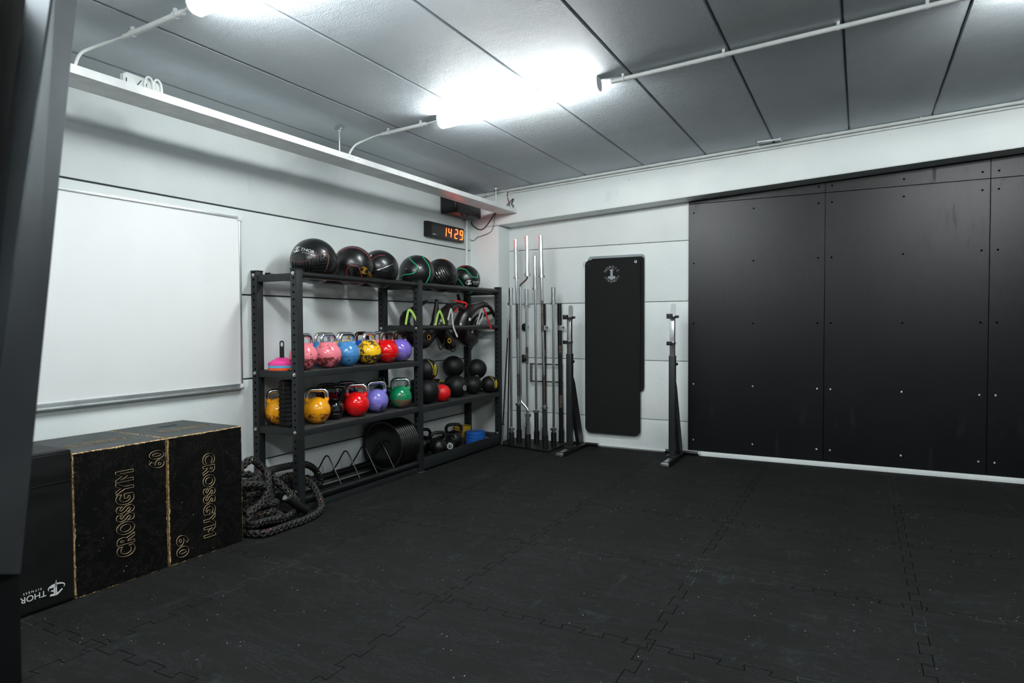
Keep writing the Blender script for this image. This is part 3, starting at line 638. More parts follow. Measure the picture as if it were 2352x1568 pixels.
for (x,y),rz,lab,p,h in LO:
    kk=dup(k0,(x,y,.608),rz,lab,GL,{'body':p,'handle':h})
    if p is Klil:
        c=V((x,y,.7105)); bm=on_sphere(fit(text_bm('20K',1,ext=.01),.052,.020),c,.1045,fwd(c),.18,-.38,1,.05,.0004); obj('number',bm,mat('pale lilac print',(170,166,220),.5),kk)
# lumpy wrapped black kettlebell with square handle
t=thing('kettlebell',(.285,-2.895,.608),'glossy black kettlebell with square handle between the gold and bright red ones','kettlebell',GL,-.8); R=RM[t.name]
bm=nb(); ball(bm,R@V((0,0,.082)),.085,28,18,-.082)
for v in bm.verts:
    q=R.inverted()@v.co; v.co+= (v.co-(R@V((0,0,.082)))).normalized()*noise.noise(q*38)*.008
for s in (-1,1): tube(bm,spl([R@V(p) for p in ((0,s*.04,.11),(0,s*.058,.15),(0,s*.078,.205),(0,s*.085,.235))],4),.015,12)
obj('body',bm,M_gloss,t,ang=70)
bm=nb(); tube(bm,spl([R@V(p) for p in ((0,-.085,.23),(0,-.083,.252),(0,-.07,.262),(0,0,.264),(0,.07,.262),(0,.083,.252),(0,.085,.23))],4),.0155,12)
obj('handle',bm,M_gloss,t,ang=70)
bm=nb()
for k_ in range(6): box(bm,-.025+.009*k_,-.019+.009*k_,-.006,.004,0,.01)
on_sphere(bm,R@V((0,0,.082)),.085,fwd(R@V((0,0,.082))),.25,-.45,1,0,.004); obj('print',bm,M_steel,t)
# iron kettlebells on the bottom tray
def iron(loc,rz,lab,s=1,extra=None):
    t=thing('iron_kettlebell',loc,lab,'kettlebell','cast iron kettlebells on the bottom tray',rz); R=RM[t.name]
    bm=nb(); ball(bm,R@V((0,0,.085*s)),.088*s,32,20,-.085*s); obj('body',bm,M_iron,t,ang=70)
    A=[(0,-.05,.13),(0,-.072,.165),(0,-.078,.195),(0,-.06,.222),(0,-.03,.23),(0,.03,.23),(0,.06,.222),(0,.078,.195),(0,.072,.165),(0,.05,.13)]
    bm=nb(); tube(bm,spl([R@(V(p)*s) for p in A],4),.0155*s,14); obj('handle',bm,M_tube,t,ang=70)
    if extra:
        c=R@V((0,0,.085*s)); bm=nb(); sphere_line(bm,c,.088*s,fwd(c),[(.15+.42*math.cos(a*PI/8),-.1+.42*math.sin(a*PI/8)) for a in range(17)],.004,3)
        merge(bm,on_sphere(fit(text_bm(extra,1,ext=.01),.032,.03),c,.088*s,fwd(c),.15,-.1,1)); obj('print',bm,M_print,t)
    return t
iron((.34,-1.48,.062),-.6,'black cast iron kettlebell with wide handle, nearest on the bottom tray')
iron((.14,-1.46,.062),-.5,'black cast iron kettlebell standing behind the nearest one on the bottom tray',1.05)
iron((.33,-1.27,.062),-.4,'small black kettlebell with white round badge on the bottom tray',.75,'12')
iron((.26,-1.07,.062),-.7,'black cast iron kettlebell with big round handle beside the red plates',1.08)
# small plates in stacks
def stack(n,loc,r,h,m,col,word,grp):
    proto=None
    for i in range(n):
        z=loc[2]+i*h
        pos='topmost' if i==n-1 else ('lowest' if i==0 else ['','second','third','fourth'][i]+' from the bottom')
        lab=f'small {col} weight plate, {pos} of the {col} stack'
        if proto is None:
            proto=thing('weight_plate',(loc[0],loc[1],z),lab,'weight plate',grp)
            bm=nb(); lathe(bm,[(.03,.003),(r*.55,.003),(r*.60,.007),(r*.80,.007),(r*.84,0),(r*.97,0),(r,.004),(r,h-.005),(r*.97,h-.001),(r*.84,h-.001),(r*.80,h-.008),(r*.60,h-.008),(r*.55,h-.004),(.03,h-.004),(.028,h-.006),(.028,.005),(.03,.003)],(loc[0],loc[1],z),(0,0,1),40,cap=False); obj('disc',bm,m,proto)
            bm=nb(); lathe(bm,[(.0255,.004),(.029,.004),(.029,h-.004),(.0255,h-.004),(.0255,.004)],(loc[0],loc[1],z),(0,0,1),24,cap=False); obj('hub_ring',bm,M_zinc,proto)
        else: dup(proto,(loc[0]+random.uniform(-.003,.003),loc[1]+random.uniform(-.003,.003),z),random.uniform(0,3),lab)
stack(4,(.33,-.745,.062),.115,.034,M_blueP,'blue','at the right end of the bottom tray','blue plates stacked on the bottom tray')
stack(5,(.112,-.655,.062),.092,.034,M_yelP,'yellow','behind the blue one on the bottom tray','yellow plates stacked on the bottom tray')
stack(4,(.125,-.875,.062),.092,.032,M_redP,'red','behind the big round kettlebell handle','red plates stacked on the bottom tray')
# bumper plates
N=9; y=-2.25
pl=None
for i in range(N):
    lab=('black bumper plate nearest the camera in the row under the lower shelf' if i==0 else
         ('farthest black bumper plate in the row, next to the middle post' if i==N-1 else f'black bumper plate standing in the row, {["","second","third","fourth","fifth","sixth","seventh","eighth"][i]} from the front'))
    h=.0285; c=(.2625,y+i*.0295,.281)
    if pl is None:
        pl=thing('bumper_plate',c,lab,'weight plate','black bumper plates on the toaster rack'); r=.225
        bm=nb(); lathe(bm,[(.045,.004),(.09,.004),(.10,.001),(.185,.001),(.195,.005),(.208,.005),(.214,0),(r-.004,0),(r,.005),(r,h-.005),(r-.004,h),(.214,h),(.208,h-.005),(.195,h-.005),(.185,h-.001),(.10,h-.001),(.09,h-.004),(.045,h-.004)],c,(0,1,0),64,cap=False); obj('disc',bm,M_rubg,pl)
        bm=nb(); lathe(bm,[(.0255,-.001),(.044,-.001),(.046,.003),(.046,h-.003),(.044,h+.001),(.0255,h+.001),(.0255,-.001)],c,(0,1,0),32,cap=False); obj('hub',bm,M_rack,pl)
    else:
        dup(pl,(c[0],c[1],c[2]),0,lab)
# ------------------------------------------------------------ rubber wall balls on top
def wball(c,r,lab,extra):
    t=thing('medicine_ball',(c[0],c[1],c[2]-r),lab,'exercise ball','large rubber balls on top of the rack'); c=V(c)
    bm=nb(); ball(bm,c,r,64,40); obj('ball',bm,M_rubg,t,ang=80); f=fwd(c)
    def L(m,pts,w=.0035,name='line',k=6): bm=nb(); sphere_line(bm,c,r,f,pts,w,k); obj(name,bm,m,t)
    def Ridge(lst,w=.0058):
        bm=nb()
        for p in lst: sphere_line(bm,c,r,f,p,w,5,lift=0)
        obj('ridges',bm,M_ridge,t)
    def logo(u,v,s,rot,m): bm=thor_bm(True); on_sphere(bm,c,r,f,u,v,s,rot); obj('logo',bm,m,t)
    extra(L,Ridge,logo); return t
def arc(cx,cy,rx,ry,a0,a1,n=14): return [(cx+rx*math.cos(math.radians(a0+(a1-a0)*k/n)),cy+ry*math.sin(math.radians(a0+(a1-a0)*k/n))) for k in range(n+1)]
def e1(L,R,G):
    L(M_cop,[(-.98,.16),(-.93,.05),(-.8,-.02),(-.55,-.05),(-.3,0),(-.05,.12),(.2,.27),(.42,.37),(.58,.36),(.62,.2),(.58,-.1),(.5,-.35),(.44,-.45)])
    L(M_rubg,[(-.92,.22),(-.8,.28),(-.6,.38)],.0025,'seam'); L(M_rubg,[(.1,.72),(.4,.55),(.7,.3),(.9,-.05)],.003,'seam')
    R([[(-.15+.13*k,.10-.0*k+.045*k),(-.12+.12*k,-.42+.13*k),(.5-.0*k,-.36+.135*k)] for k in range(5)]+[[(-.28-.1*k,-.03),(-.26-.095*k,-.45)] for k in range(7)])
    G(-.46,.50,.040,-.12,M_print)
def e2(L,R,G):
    L(M_redl,arc(-.02,-.05,.93,.95,150,20)); L(M_redl,[(-.3,-.5),(-.28,-.12),(-.12,.04),(.22,.02),(.34,-.2),(.5,-.75)])
    L(M_rubg,arc(.1,-1.1,1.2,1.2,125,50),.0025,'seam')
    R([[(-.2+.05*k,-.08),(.03,-.62+.15*k),(.26-.05*k,-.05)] for k in range(4)]+[[(-.9+.07*k,.35+.1*k),(-.82+.07*k,.28+.08*k)] for k in range(5)])
    G(.74,-.33,.046,-.42,M_gold)
def e3(L,R,G):
    L(M_redl,arc(.15,.1,.62,.62,200,75),.0025); L(M_steel,[(-.95,-.15),(-.4,-.12),(.2,.05),(.7,.28)],.0025,'seam'); L(M_rubg,arc(-.1,-1.25,1.3,1.2,120,60),.003,'seam')
    R([[(-.9+.09*k,.1+.12*k),(-.75+.09*k,.25+.11*k)] for k in range(6)])
def e4(L,R,G):
    L(M_green,[(-1,-.45),(-.9,-.2),(-.65,-.08),(-.3,-.05),(-.12,.02),(.06,.32),(-.02,.45),(-.35,.75),(-.42,.95)],.0055)
    L(M_green,[(.3,.97),(.38,.82),(.62,.5),(.72,.2),(.7,-.15),(.5,-.55),(.3,-.75)],.0055); L(M_rubg,[(-.1,-.3),(.1,.3),(.28,.75)],.003,'seam')
    R([[(-.85+.1*k,.45-.05*k),(-.55+.05*k,.3-.05*k),(-.6+.05*k,.05)] for k in range(4)])
def e5(L,R,G):
    R([[(-.5+.13*k,.45),(-.35+.14*k,.05+.0*k),(.05+.13*k,-.55+.06*k)] for k in range(6)]+[[(-.9,.4-.14*k),(-.7,.1-.14*k)] for k in range(4)],.005)
    L(M_rubg,[(-.1,-.85),(.3,-.6),(.75,-.2),(.95,.2)],.003,'seam')
def e6(L,R,G):
    L(M_green,[(-.95,.35),(-.7,.62),(-.35,.78),(0,.68),(.3,.35),(.45,.18),(.78,.12),(.8,.45)],.0055); L(M_green,[(-1,.0),(-.7,.0),(-.5,.05),(-.25,-.3),(.1,-.7),(.35,-.85),(.75,-.8)],.0055)
    G(.52,-.18,.038,.0,M_print)
wball((.275,-3.085,1.868),.178,'big black ball with white logo and chevron grooves, leftmost on the rack top',e1)
wball((.280,-2.640,1.862),.170,'black ball with red lines and gold logo, second from the left on the rack top',e2)
wball((.280,-2.295,1.862),.168,'plain black ball with one pale seam, third from the left on the rack top',e3)
wball((.280,-1.735,1.862),.172,'black ball with two bright green lines above the middle post',e4)
wball((.280,-1.320,1.862),.172,'black ball with nested chevron grooves, second from the right on the rack top',e5)
wball((.280,-.840,1.850),.156,'black ball with green lines and white logo, rightmost on the rack top',e6)
# ------------------------------------------------------------ medicine balls on the right shelf
G2='medicine balls on the right hand shelf'
def mball(c,r,lab,m=M_rub,ex=None):
    t=thing('medicine_ball',(c[0],c[1],c[2]-r),lab,'exercise ball',G2); c=V(c); f=fwd(c)
    bm=nb(); ball(bm,c,r,48,30); obj('ball',bm,m,t,ang=80)
    def L(mm,pts,w=.002,name='seam'): bm=nb(); sphere_line(bm,c,r,f,pts,w,6); obj(name,bm,mm,t)
    for a in (-.5,.1,.65): L(m,[(a*.3,.97),(a*.85,.5),(a,0),(a*.85,-.5),(a*.3,-.97)],.0015)
    if ex=='y':
        L(M_yel,[(.1,.93),(.45,.6),(.62,.1),(.6,-.4)],.0022,'line'); L(M_yel,[(.8,.5),(.87,.1),(.83,-.3),(.72,-.45),(.74,.0),(.72,.4),(.8,.5)],.0035,'emblem')
    if ex=='y2': L(M_yel,[(-.6,.55),(-.2,.75)],.002,'line'); L(M_yel,[(.35,.6),(.4,.8),(.75,.62)],.004,'emblem')
    if ex=='w':
        L(M_print,[(.72+.13*math.cos(k*PI/8),-.15+.22*math.sin(k*PI/8)) for k in range(17)],.002,'emblem')
        bm=on_sphere(fit(text_bm('S',1,ext=.01),.02,.028),c,r,f,.72,-.15,1); obj('letter',bm,M_print,t)
    if ex=='w2': L(M_print,[(.0+.17*math.cos(k*PI/8),-.78+.12*math.sin(k*PI/8)) for k in range(17)],.002,'emblem')
mball((.345,-1.675,.7205),.118,'black medicine ball beside the middle post, lower of the pair there')
mball((.285,-1.600,.920),.114,'black medicine ball with yellow line on top of the ball beside the middle post',M_rub,'y')
mball((.125,-1.545,.7135),.111,'black medicine ball at the back behind the pair by the middle post')
mball((.385,-1.470,.688),.086,'small bright red medicine ball on the right hand shelf',M_redball)
mball((.140,-1.210,.7025),.100,'black ball with yellow emblem behind the red ball',M_rub,'y2')
mball((.305,-1.075,.7165),.114,'black medicine ball with round white badge at the shelf front',M_rub,'w')
mball((.118,-.850,.7085),.106,'black medicine ball at the back under the highest ball')
mball((.175,-.940,.912),.118,'black medicine ball on top of the pile in front of the rear post')
mball((.305,-.750,.7025),.100,'black medicine ball between the badge ball and the right end ball')
mball((.265,-.595,.868),.112,'black medicine ball resting high at the right end of the shelf',M_rub,'w2')
mball((.400,-.548,.697),.095,'black medicine ball with yellow lines against the right rack post',M_rub,'y')
# ------------------------------------------------------------ bulgarian bags
GB='leather training bags on the middle rails'
def bag(key,lab,col):
    P=D[key]; c=sum((V(p[:3]) for p in P),V())/len(P)
    t=thing('bulgarian_bag',c,lab,'training bag',GB)
    pts=spl([p[:3] for p in P],7); R=[]
    for i in range(len(P)-1):
        for j in range(7): s=j/7; s=s*s*(3-2*s); R.append(P[i][3]*(1-s)+P[i+1][3]*s)
    R.append(P[-1][3]); bm=nb(); R[0]*=.8;R[-1]*=.8
    tube(bm,pts,R,22)
    for v in bm.verts: v.co+=v.normal*0; q=v.co*26; v.co+=V((noise.noise(q),noise.noise(q+V((9,9,9))),noise.noise(q+V((3,1,7)))))*.005
    obj('bag_body',bm,M_leather,t,ang=70)
    for k in (0,-1):
        a=V(pts[k]); b=V(pts[1 if k==0 else -2]); d=(a-b).normalized()
        bm=nb(); cyl(bm,a-d*.01,a+d*.012,R[k]*1.12,14); obj('end_cap',bm,M_rub,t)
    for i in (12,-14):
        a=V(pts[i]); b=V(pts[i+1]); d=(b-a).normalized(); bm=nb(); cyl(bm,a-d*.006,a+d*.006,R[i]+.003,22); obj('stitch_band',bm,M_rub,t)
    return t
def strap(key,m,t,w=.02,lab=None):
    P=D[key]; bm=nb(); ribbon(bm,spl([p[:3] for p in P],6),w,.003,(0,1,.1)); obj('strap',bm,m,t,label=lab)
b1=bag('bag1','dark leather bag with lime straps lying behind the middle post','lime')
strap('strapg1',M_lime,b1,.026,'lime green strap'); strap('strapg2',M_lime,b1,.026,'lime green strap')
b2=bag('bag2','dark leather bag with white and red straps in the middle of the bay','white')
strap('strapw1',M_wwb,b2,.022,'grey white strap'); strap('strapr1',M_red,b2,.02,'red strap'); strap('strapr1b',M_red,b2,.018,'red strap')
b3=bag('bag3','dark leather bag with long red strap nearest the right rack post','red')
strap('strapw2',M_wwb,b3,.024,'grey white strap'); strap('strapr2',M_red,b3,.026,'red strap')
for k,t in (('loop1',b1),('loop3',b2),('loop2',b3)):
    bm=nb(); tube(bm,spl([p[:3] for p in D[k]],6),.007,8); obj('handle_loop',bm,M_cblk,t)
for t,c,m,s in ((b2,(.40,-1.36,1.205),M_gold,'TRAIN'),(b1,(.34,-1.63,1.245),M_gold,'TRAIN')):
    bm=merge(nb(),fit(text_bm('POWER BAG' if 0 else 'O',1,ext=.02),.035,.05),basis(c,(.75,.66,0),(0,0,1))); obj('emblem',bm,m,t)
for c in ((.436,-1.02,1.42),(.43,-1.19,1.368)):
    bm=nb(); box(bm,c[0],c[0]+.004,c[1]-.018,c[1]+.018,c[2]-.014,c[2]+.014,.001); obj('patch',bm,M_print,b3)
# ------------------------------------------------------------ small things on the upper shelf
gz=1.036
def cone(z,m,lab,handle=False):
    t=thing('marker_cone',(.20,-3.350,z),lab,'marker cone','stacked marker cones'); r=.100
    bm=nb(); lathe(bm,[(r-.004,0),(r,0),(r,.017),(r-.004,.021),(.036,.055),(.028,.056),(.028,.053),(.034,.052),(r-.006,.017),(r-.004,0)],(.20,-3.350,z),(0,0,1),44,cap=False); obj('cone',bm,m,t)
    return t
cone(gz,M_orC,'orange marker cone, lowest of the stacked cones on the upper shelf')
cone(gz+.018,M_blueC,'sky blue marker cone between the orange and the pink one')
cone(gz+.036,M_pinkC,'pink marker cone on top of the stack on the upper shelf')
t=thing('cone_carrier',(.20,-3.350,gz+.05),'black upright carrier strip with a finger hole rising from the cones','carrier')
bm=nb(); M=basis((.20,-3.350,gz+.055),(.66,.75,0),(0,0,1)); o=[]; w=.0165;Hh=.165
for k in range(13): a=PI*k/12; o.append((w*math.cos(a),Hh-w+w*math.sin(a)))
outer=[(w,-.03)]+o+[(-w,-.03)]; inn=[(.009*math.cos(2*PI*k/20),Hh-w-.012+.018*math.sin(2*PI*k/20)) for k in range(20)]
q=[M@V((x,y,-.004)) for x,y in outer]; bm2=nb(); vs=[bm2.verts.new(p) for p in q]; es=[bm2.edges.new((vs[i],vs[(i+1)%len(vs)])) for i in range(len(vs))]
q=[M@V((x,y,-.004)) for x,y in inn]; vi=[bm2.verts.new(p) for p in q]; es+=[bm2.edges.new((vi[i],vi[(i+1)%len(vi)])) for i in range(len(vi))]
r=bmesh.ops.triangle_fill(bm2,use_beauty=True,edges=es,use_dissolve=False)
ext=bmesh.ops.extrude_face_region(bm2,geom=bm2.faces[:]); bmesh.ops.translate(bm2,verts=[g for g in ext['geom'] if isinstance(g,bmesh.types.BMVert)],vec=(M.to_3x3()@V((0,0,1)))*.008)
obj('strip',bm2,M_cblk,t,smooth=False); bm.free()
t=thing('marker_pen',(.385,-3.36,gz),'flat black pen with white edge lying in front of the cones','pen')
bm=nb(); box(bm,.34,.362,-3.43,-3.30,gz,gz+.012,.004); obj('barrel',bm,M_cblk,t)
bm=nb(); box(bm,.3625,.365,-3.425,-3.305,gz+.006,gz+.011,.001); obj('edge',bm,M_print,t)
t=thing('foam_block',(.43,-3.385,1.033),'narrow tall black slab standing against the near post on the upper shelf','block')
bm=nb(); box(bm,.400,.455,-3.396,-3.374,1.033,1.303,.006); obj('slab',bm,M_foam,t)
# ribbed foam roller
t=thing('foam_roller',(.268,-3.365,.617),'ribbed black foam roller standing upright on the lower shelf','foam roller')
bm=nb(); pr=[(.048,0),(.057,.004)]
for k in range(10):
    z=.012+.033*k; pr+=[(.057,z),(.0635,z+.003),(.0635,z+.022),(.057,z+.025)]
pr+=[(.057,.342),(.048,.345)]; lathe(bm,pr,(.268,-3.365,.617),(0,0,1),48,cap=False); obj('roller',bm,M_foam,t)
f=fwd((.268,-3.365,.75)); a=math.atan2(f.y,f.x)-.45
bm=nb(); box(bm,.058,.065,-.006,.006,.618,.955,.002,M=Matrix.Translation((.268,-3.365,0))@Matrix.Rotation(a,4,'Z')); obj('spine',bm,M_rub,t)
bm=nb(); lathe(bm,[(.04,0),(.048,0),(.048,.345),(.04,.345),(.04,0)],(.268,-3.365,.617),(0,0,1),32,cap=False); obj('core',bm,M_rub,t)
# ------------------------------------------------------------ battle rope
def rope_path():
    P=[]
    for k in range(120):
        a=k*2*PI/11.7+.3; h=.03+.30*(k/120)**1.1; s=1-.5*(k/120)
        P.append((.34+.20*s*math.cos(a)+random.uniform(-.03,.03)-.06*(k/120),-3.80+.205*s*math.sin(a)+random.uniform(-.03,.03),h+random.uniform(-.012,.02)))
    Q=[(x,y,max(z,.027)) for x,y,z in (p[:3] for p in D['rope'])]
    Q=[(.44,-4.0,.03)]+[(min(x,.66),max(y,-3.995),z) for x,y,z in Q[1:]]
    return Q+P[::-1]
raw=spl(rope_path(),14)
pts=[raw[0]]; acc=0; step=.009
for a,b in zip(raw,raw[1:]):
    d=(b-a).length
    while acc+d>=step:
        t_=(step-acc)/d; a=a.lerp(b,t_); d=(b-a).length; pts.append(a.copy()); acc=0
    acc+=d
for _ in range(3): pts=[pts[0]]+[(pts[i-1]+pts[i]*2+pts[i+1])/4 for i in range(1,len(pts)-1)]+[pts[-1]]
for p in pts: p.z=max(p.z,.0262)
T,N=frames(pts); bm=nb()
for k in range(6):
    sg=1 if k<3 else -1; ph=(k%3)*2*PI/3+(0 if k<3 else PI/3); S=[]
    for i,(p,t1,n1) in enumerate(zip(pts,T,N)):
        a=ph+sg*i*step*2*PI/.125; rr=.0165+.0042*math.sin(3*sg*i*step*2*PI/.125+(0 if sg>0 else PI)); b1_=t1.cross(n1)
        S.append(p+n1*math.cos(a)*rr+b1_*math.sin(a)*rr)
    tube(bm,S,.0098,6)
tube(bm,pts[::2],.0105,6)
rp=thing('battle_rope',(.4,-3.8,0),'thick black braided battle rope heaped on the floor between the boxes and the rack','rope')
obj('rope',bm,M_rope,rp,ang=70)
bm=nb(); tube(bm,spl([(.50,-3.60,.16),(.515,-3.56,.12),(.53,-3.50,.065),(.535,-3.46,.036)],5),.030,20); obj('end_sleeve',bm,M_rub,rp)
bm=nb(); cyl(bm,(.497,-3.608,.170),(.5,-3.598,.158),.0315,20); obj('clamp',bm,M_zinc,rp)
# ------------------------------------------------------------ plyometric boxes
def plybox(y0,y1,x1,rz,lab,txt,h,slot,bt):
    t=thing('plyo_box',((.01+x1)/2,(y0+y1)/2,0),lab,'plyo box','wooden plyo boxes')
    bm=nb(); box(bm,.015,x1,y0,y1,0,h)
    bmesh.ops.bevel(bm,geom=bm.edges[:],offset=.0045,segments=1,affect='EDGES',material=1)
    for f in bm.faces:
        f.normal_update()
        if f.normal.z>.9 and f.calc_area()>.05: f.material_index=2
    obj('box',bm,[M_ply,M_edge,M_plytop],t,smooth=False)
    for zz in (.10,.38,.64):
        for yy in (y0+.010,y1-.010):
            bm=nb(); lathe(bm,[(.0035,0),(.0035,.0008),(1e-6,.0012)],(x1,yy,zz),(1,0,0),10); obj('screw',bm,M_zinc,t)
    for s,(yc,zc,w,hh,up) in txt:
        B=basis((x1+.0006,yc,zc),(0,0,1),(0,-1,0)) if up else basis((x1+.0006,yc,zc),(0,0,-1),(0,1,0))
        bm=merge(nb(),fit(text_bm(s,1,outline=.0036,res=6,space=1.14),w,hh),B); obj('lettering',bm,M_outl,t,smooth=False)
    bm=merge(nb(),fit(text_bm('CROSSGYM',1,outline=.003,res=5),.34,.07),basis((.36,(y0+y1)/2+bt,h+.0006),(0,1,0),(-1,0,0))); obj('lettering',bm,M_outd,t,smooth=False)
    if slot:
        bm=nb(); prism(bm,[(.18+x_,(y0+y1)/2+.03+y_,h+.0002) for x_,y_ in rrect(.035,.12,.0174)],(0,0,.0008)); obj('hand_hole',bm,M_dark,t)
    t.rotation_euler.z=rz; return t
plybox(-5.060,-4.562,.583,math.radians(-1.6),'black wooden box marked 60 with text running up, next to the soft box',
  [('CROSSGYM',(-4.802,.372,.462,.098,True)),('60',(-4.622,.630,.098,.088,True))],.738,False,0)
plybox(-4.556,-4.056,.594,math.radians(-1.1),'black wooden box marked 60 with text running down, next to the rope',
  [('CROSSGYM',(-4.297,.354,.505,.082,False)),('60',(-4.476,.098,.128,.078,False))],.738,True,.02)
t=thing('soft_plyo_box',(.29,-5.33,0),'soft black vinyl box with white upside down logo at the far left','plyo box')
bm=nb(); box(bm,.02,.575,-5.60,-5.066,0,.765,.022,seg=4)
bmesh.ops.subdivide_edges(bm,edges=[e for e in bm.edges if e.calc_length()>.3],cuts=30,use_grid_fill=True)
for v in bm.verts:
    q=V((v.co.x*3,v.co.y*3,v.co.z*9)); d=noise.noise(q)*.004+max(0,.5-abs(v.co.z-.62)*4)*noise.noise(V((v.co.x*2,v.co.y*4,v.co.z*22)))*.01
    v.co+=V((d,0,d*.3)) if v.co.z<.76 else V((0,0,noise.noise(q)*.006))
obj('cover',bm,M_vinyl,t,ang=60)
bm=nb(); tube(bm,[(.574,-5.58,.757),(.574,-5.075,.757)],.0022,6); tube(bm,[(.576,-5.58,.60),(.577,-5.075,.61)],.0018,6); obj('seam',bm,M_vinyl,t)
bm=merge(nb(),thor_bm(),basis((.5795,-5.215,.085),(0,-.043,0),(0,0,-.043))); 
for v in bm.verts: pass
bm.free(); bm=thor_bm(); 
for v in bm.verts: v.co=V((.5785+v.co.z*.05,-5.216-v.co.x*.0375,.085-v.co.y*.046))
obj('logo',bm,M_print,t,smooth=False)
# ------------------------------------------------------------ barbell holder and bars
t=thing('barbell_holder',(.845,-.29,0),'black upright barbell holder base with nine short tubes','barbell holder')
bm=nb(); prism(bm,[(.50,-.44,0),(1.14,-.60,0),(1.15,-.03,0),(.44,-.03,0)],(0,0,.022)); obj('base_plate',bm,M_rubH,t,smooth=False) if False else obj('base_plate',bm,M_rub,t,smooth=False)
GX=(.628,.848,1.058); GY=(-.055,-.270,-.488)
def gp(i,j): return (GX[i],GY[j]+(.03 if i==0 and j==2 else 0))
for i in range(3):
    for j in range(3):
        x,y=gp(i,j); bm=nb(); lathe(bm,[(.0275,.022),(.031,.022),(.031,.165),(.0275,.165),(.0275,.03)],(x,y,0),(0,0,1),24,cap=False); obj('tube',bm,M_rub,t)
GBR='barbells standing in the upright holder'
def bar(i,j,H,sl,dx,lab,sm=M_chrome,shaft=M_steel,r=.025,collar=.037,rings=(),dy=0,rough=None):
    x,y=gp(i,j); z0=.024
    def P(z): return V((x+dx*z/H,y+dy*z/H,z))
    t=thing('barbell',(x,y,z0),lab,'barbell',GBR)
    bm=nb(); cyl(bm,P(z0),P(z0+sl),r,20); obj('sleeve',bm,M_rack if sm is M_chrome and sl>.3 else sm,t)
    bm=nb(); cyl(bm,P(H-sl),P(H),r,24); bmesh.ops.bevel(bm,geom=[e for e in bm.edges if e.calc_length()<.02],offset=.0015,segments=1,affect='EDGES'); obj('sleeve',bm,sm,t)
    for z in (z0+sl,H-sl-.028):
        bm=nb(); cyl(bm,P(z),P(z+.028),collar,24); obj('collar',bm,sm,t)
    bm=nb(); cyl(bm,P(z0+sl+.02),P(H-sl-.02),.0142,16); sh=obj('shaft',bm,shaft,t)
    for a,b in rings:
        bm=nb(); cyl(bm,P(a),P(b),.0147,16); obj('grip_knurl',bm,M_knurl,t)
    return t
bar(0,1,2.322,.418,-.033,'tall chrome barbell leaning in the left column, highest of the left bars',rings=((1.2,1.6),(.55,.8)),shaft=M_chrome)
bar(1,1,2.124,.350,-.013,'medium height chrome barbell in the centre of the holder',rings=(),shaft=M_chrome)
bar(2,2,2.314,.425,-.050,'tall chrome barbell at the front right, tallest with worn brown shaft',rings=((1.28,1.62),(.5,.82)),shaft=M_chrome)
bar(0,2,1.769,.165,.0,'short barbell with thin end sleeves at the front left of the holder',shaft=M_chrome)
bar(0,0,1.776,.165,-.01,'short barbell at the back left of the holder, beside the wall buffers',rings=((.9,1.1),),shaft=M_chrome)
bar(2,1,1.771,.165,.0,'short barbell at the right of the holder beside the black swiss bar',shaft=M_chrome)
# bent cambered bar
x,y=gp(1,2); t=thing('cambered_barbell',(x,y,.024),'chrome barbell with bent offset shaft at the front middle of the holder','barbell',GBR)
for z in (.024,1.905):
    bm=nb(); cyl(bm,(x,y,z),(x-.004,y,z+(.335 if z<1 else .415)),.0255,24); obj('sleeve',bm,M_chrome,t)
for z in (.355,1.885):
    bm=nb(); cyl(bm,(x,y,z),(x,y,z+.035),.038,24); obj('collar',bm,M_chrome,t)
o=-.088
bm=nb(); tube(bm,spl([(x,y,.38),(x,y,.42),(x+o*.25,y,.46),(x+o*.8,y,.505),(x+o,y,.55),(x+o,y,.65)],5)+[V((x+o,y,1.70))]+spl([(x+o,y,1.74),(x+o*.93,y,1.80),(x+o*.3,y,1.845),(x+o*.03,y,1.88),(x,y,1.91)],5),.0145,16); obj('shaft',bm,M_chrome,t)
# black swiss bar: two taped rails joined by thin rungs
t=thing('swiss_bar',(.96,-.07,.024),'black taped multi grip bar with two long rails and chrome clamps','barbell',GBR)
for (xa,xb,ya,lab) in ((1.060,1.038,-.06,1),(.850,.838,-.055,2)):
    bm=nb(); cyl(bm,(xa,ya,.024),(xb,ya,1.600),.0245,18); obj('rail',bm,M_rub,t)
    for z0,z1 in ((1.03,1.12),(.42,.56)) if lab==1 else ((1.0,1.08),):
        s=(xb-xa)/1.576; bm=nb(); cyl(bm,(xa+s*z0,ya,z0),(xa+s*z1,ya,z1),.026,18)
        for v in bm.verts: v.co+=V((noise.noise(v.co*90),noise.noise(v.co*70),0))*.003
        obj('torn_tape',bm,M_knurl,t)
    s=(xb-xa)/1.576
    for z in (1.30,.90,.70,.345):
        bm=nb(); cyl(bm,(xa+s*z,ya,z-.004),(xa+s*z,ya,z+(.05 if z>1 else .008)),.031,18)
        if z>1: cyl(bm,(xa+s*z+.02,ya-.01,z+.025),(xa+s*z+.07,ya-.015,z+.025),.008,10); cyl(bm,(xa+s*z+.055,ya-.015,z+.005),(xa+s*z+.055,ya-.015,z+.045),.006,8)
        obj('clamp',bm,M_chrome if z>1 else M_rub,t)
for z in (.905,.705):
    bm=nb(); cyl(bm,(.68,-.06,z),(1.05,-.06,z),.007,10); obj('rung',bm,M_rub,t)
bm=nb(); cyl(bm,(.68,-.06,.695),(.68,-.06,.915),.013,12)
for v in bm.verts: v.co+=V((noise.noise(v.co*90),0,0))*.004
obj('grip',bm,M_knurl,t)
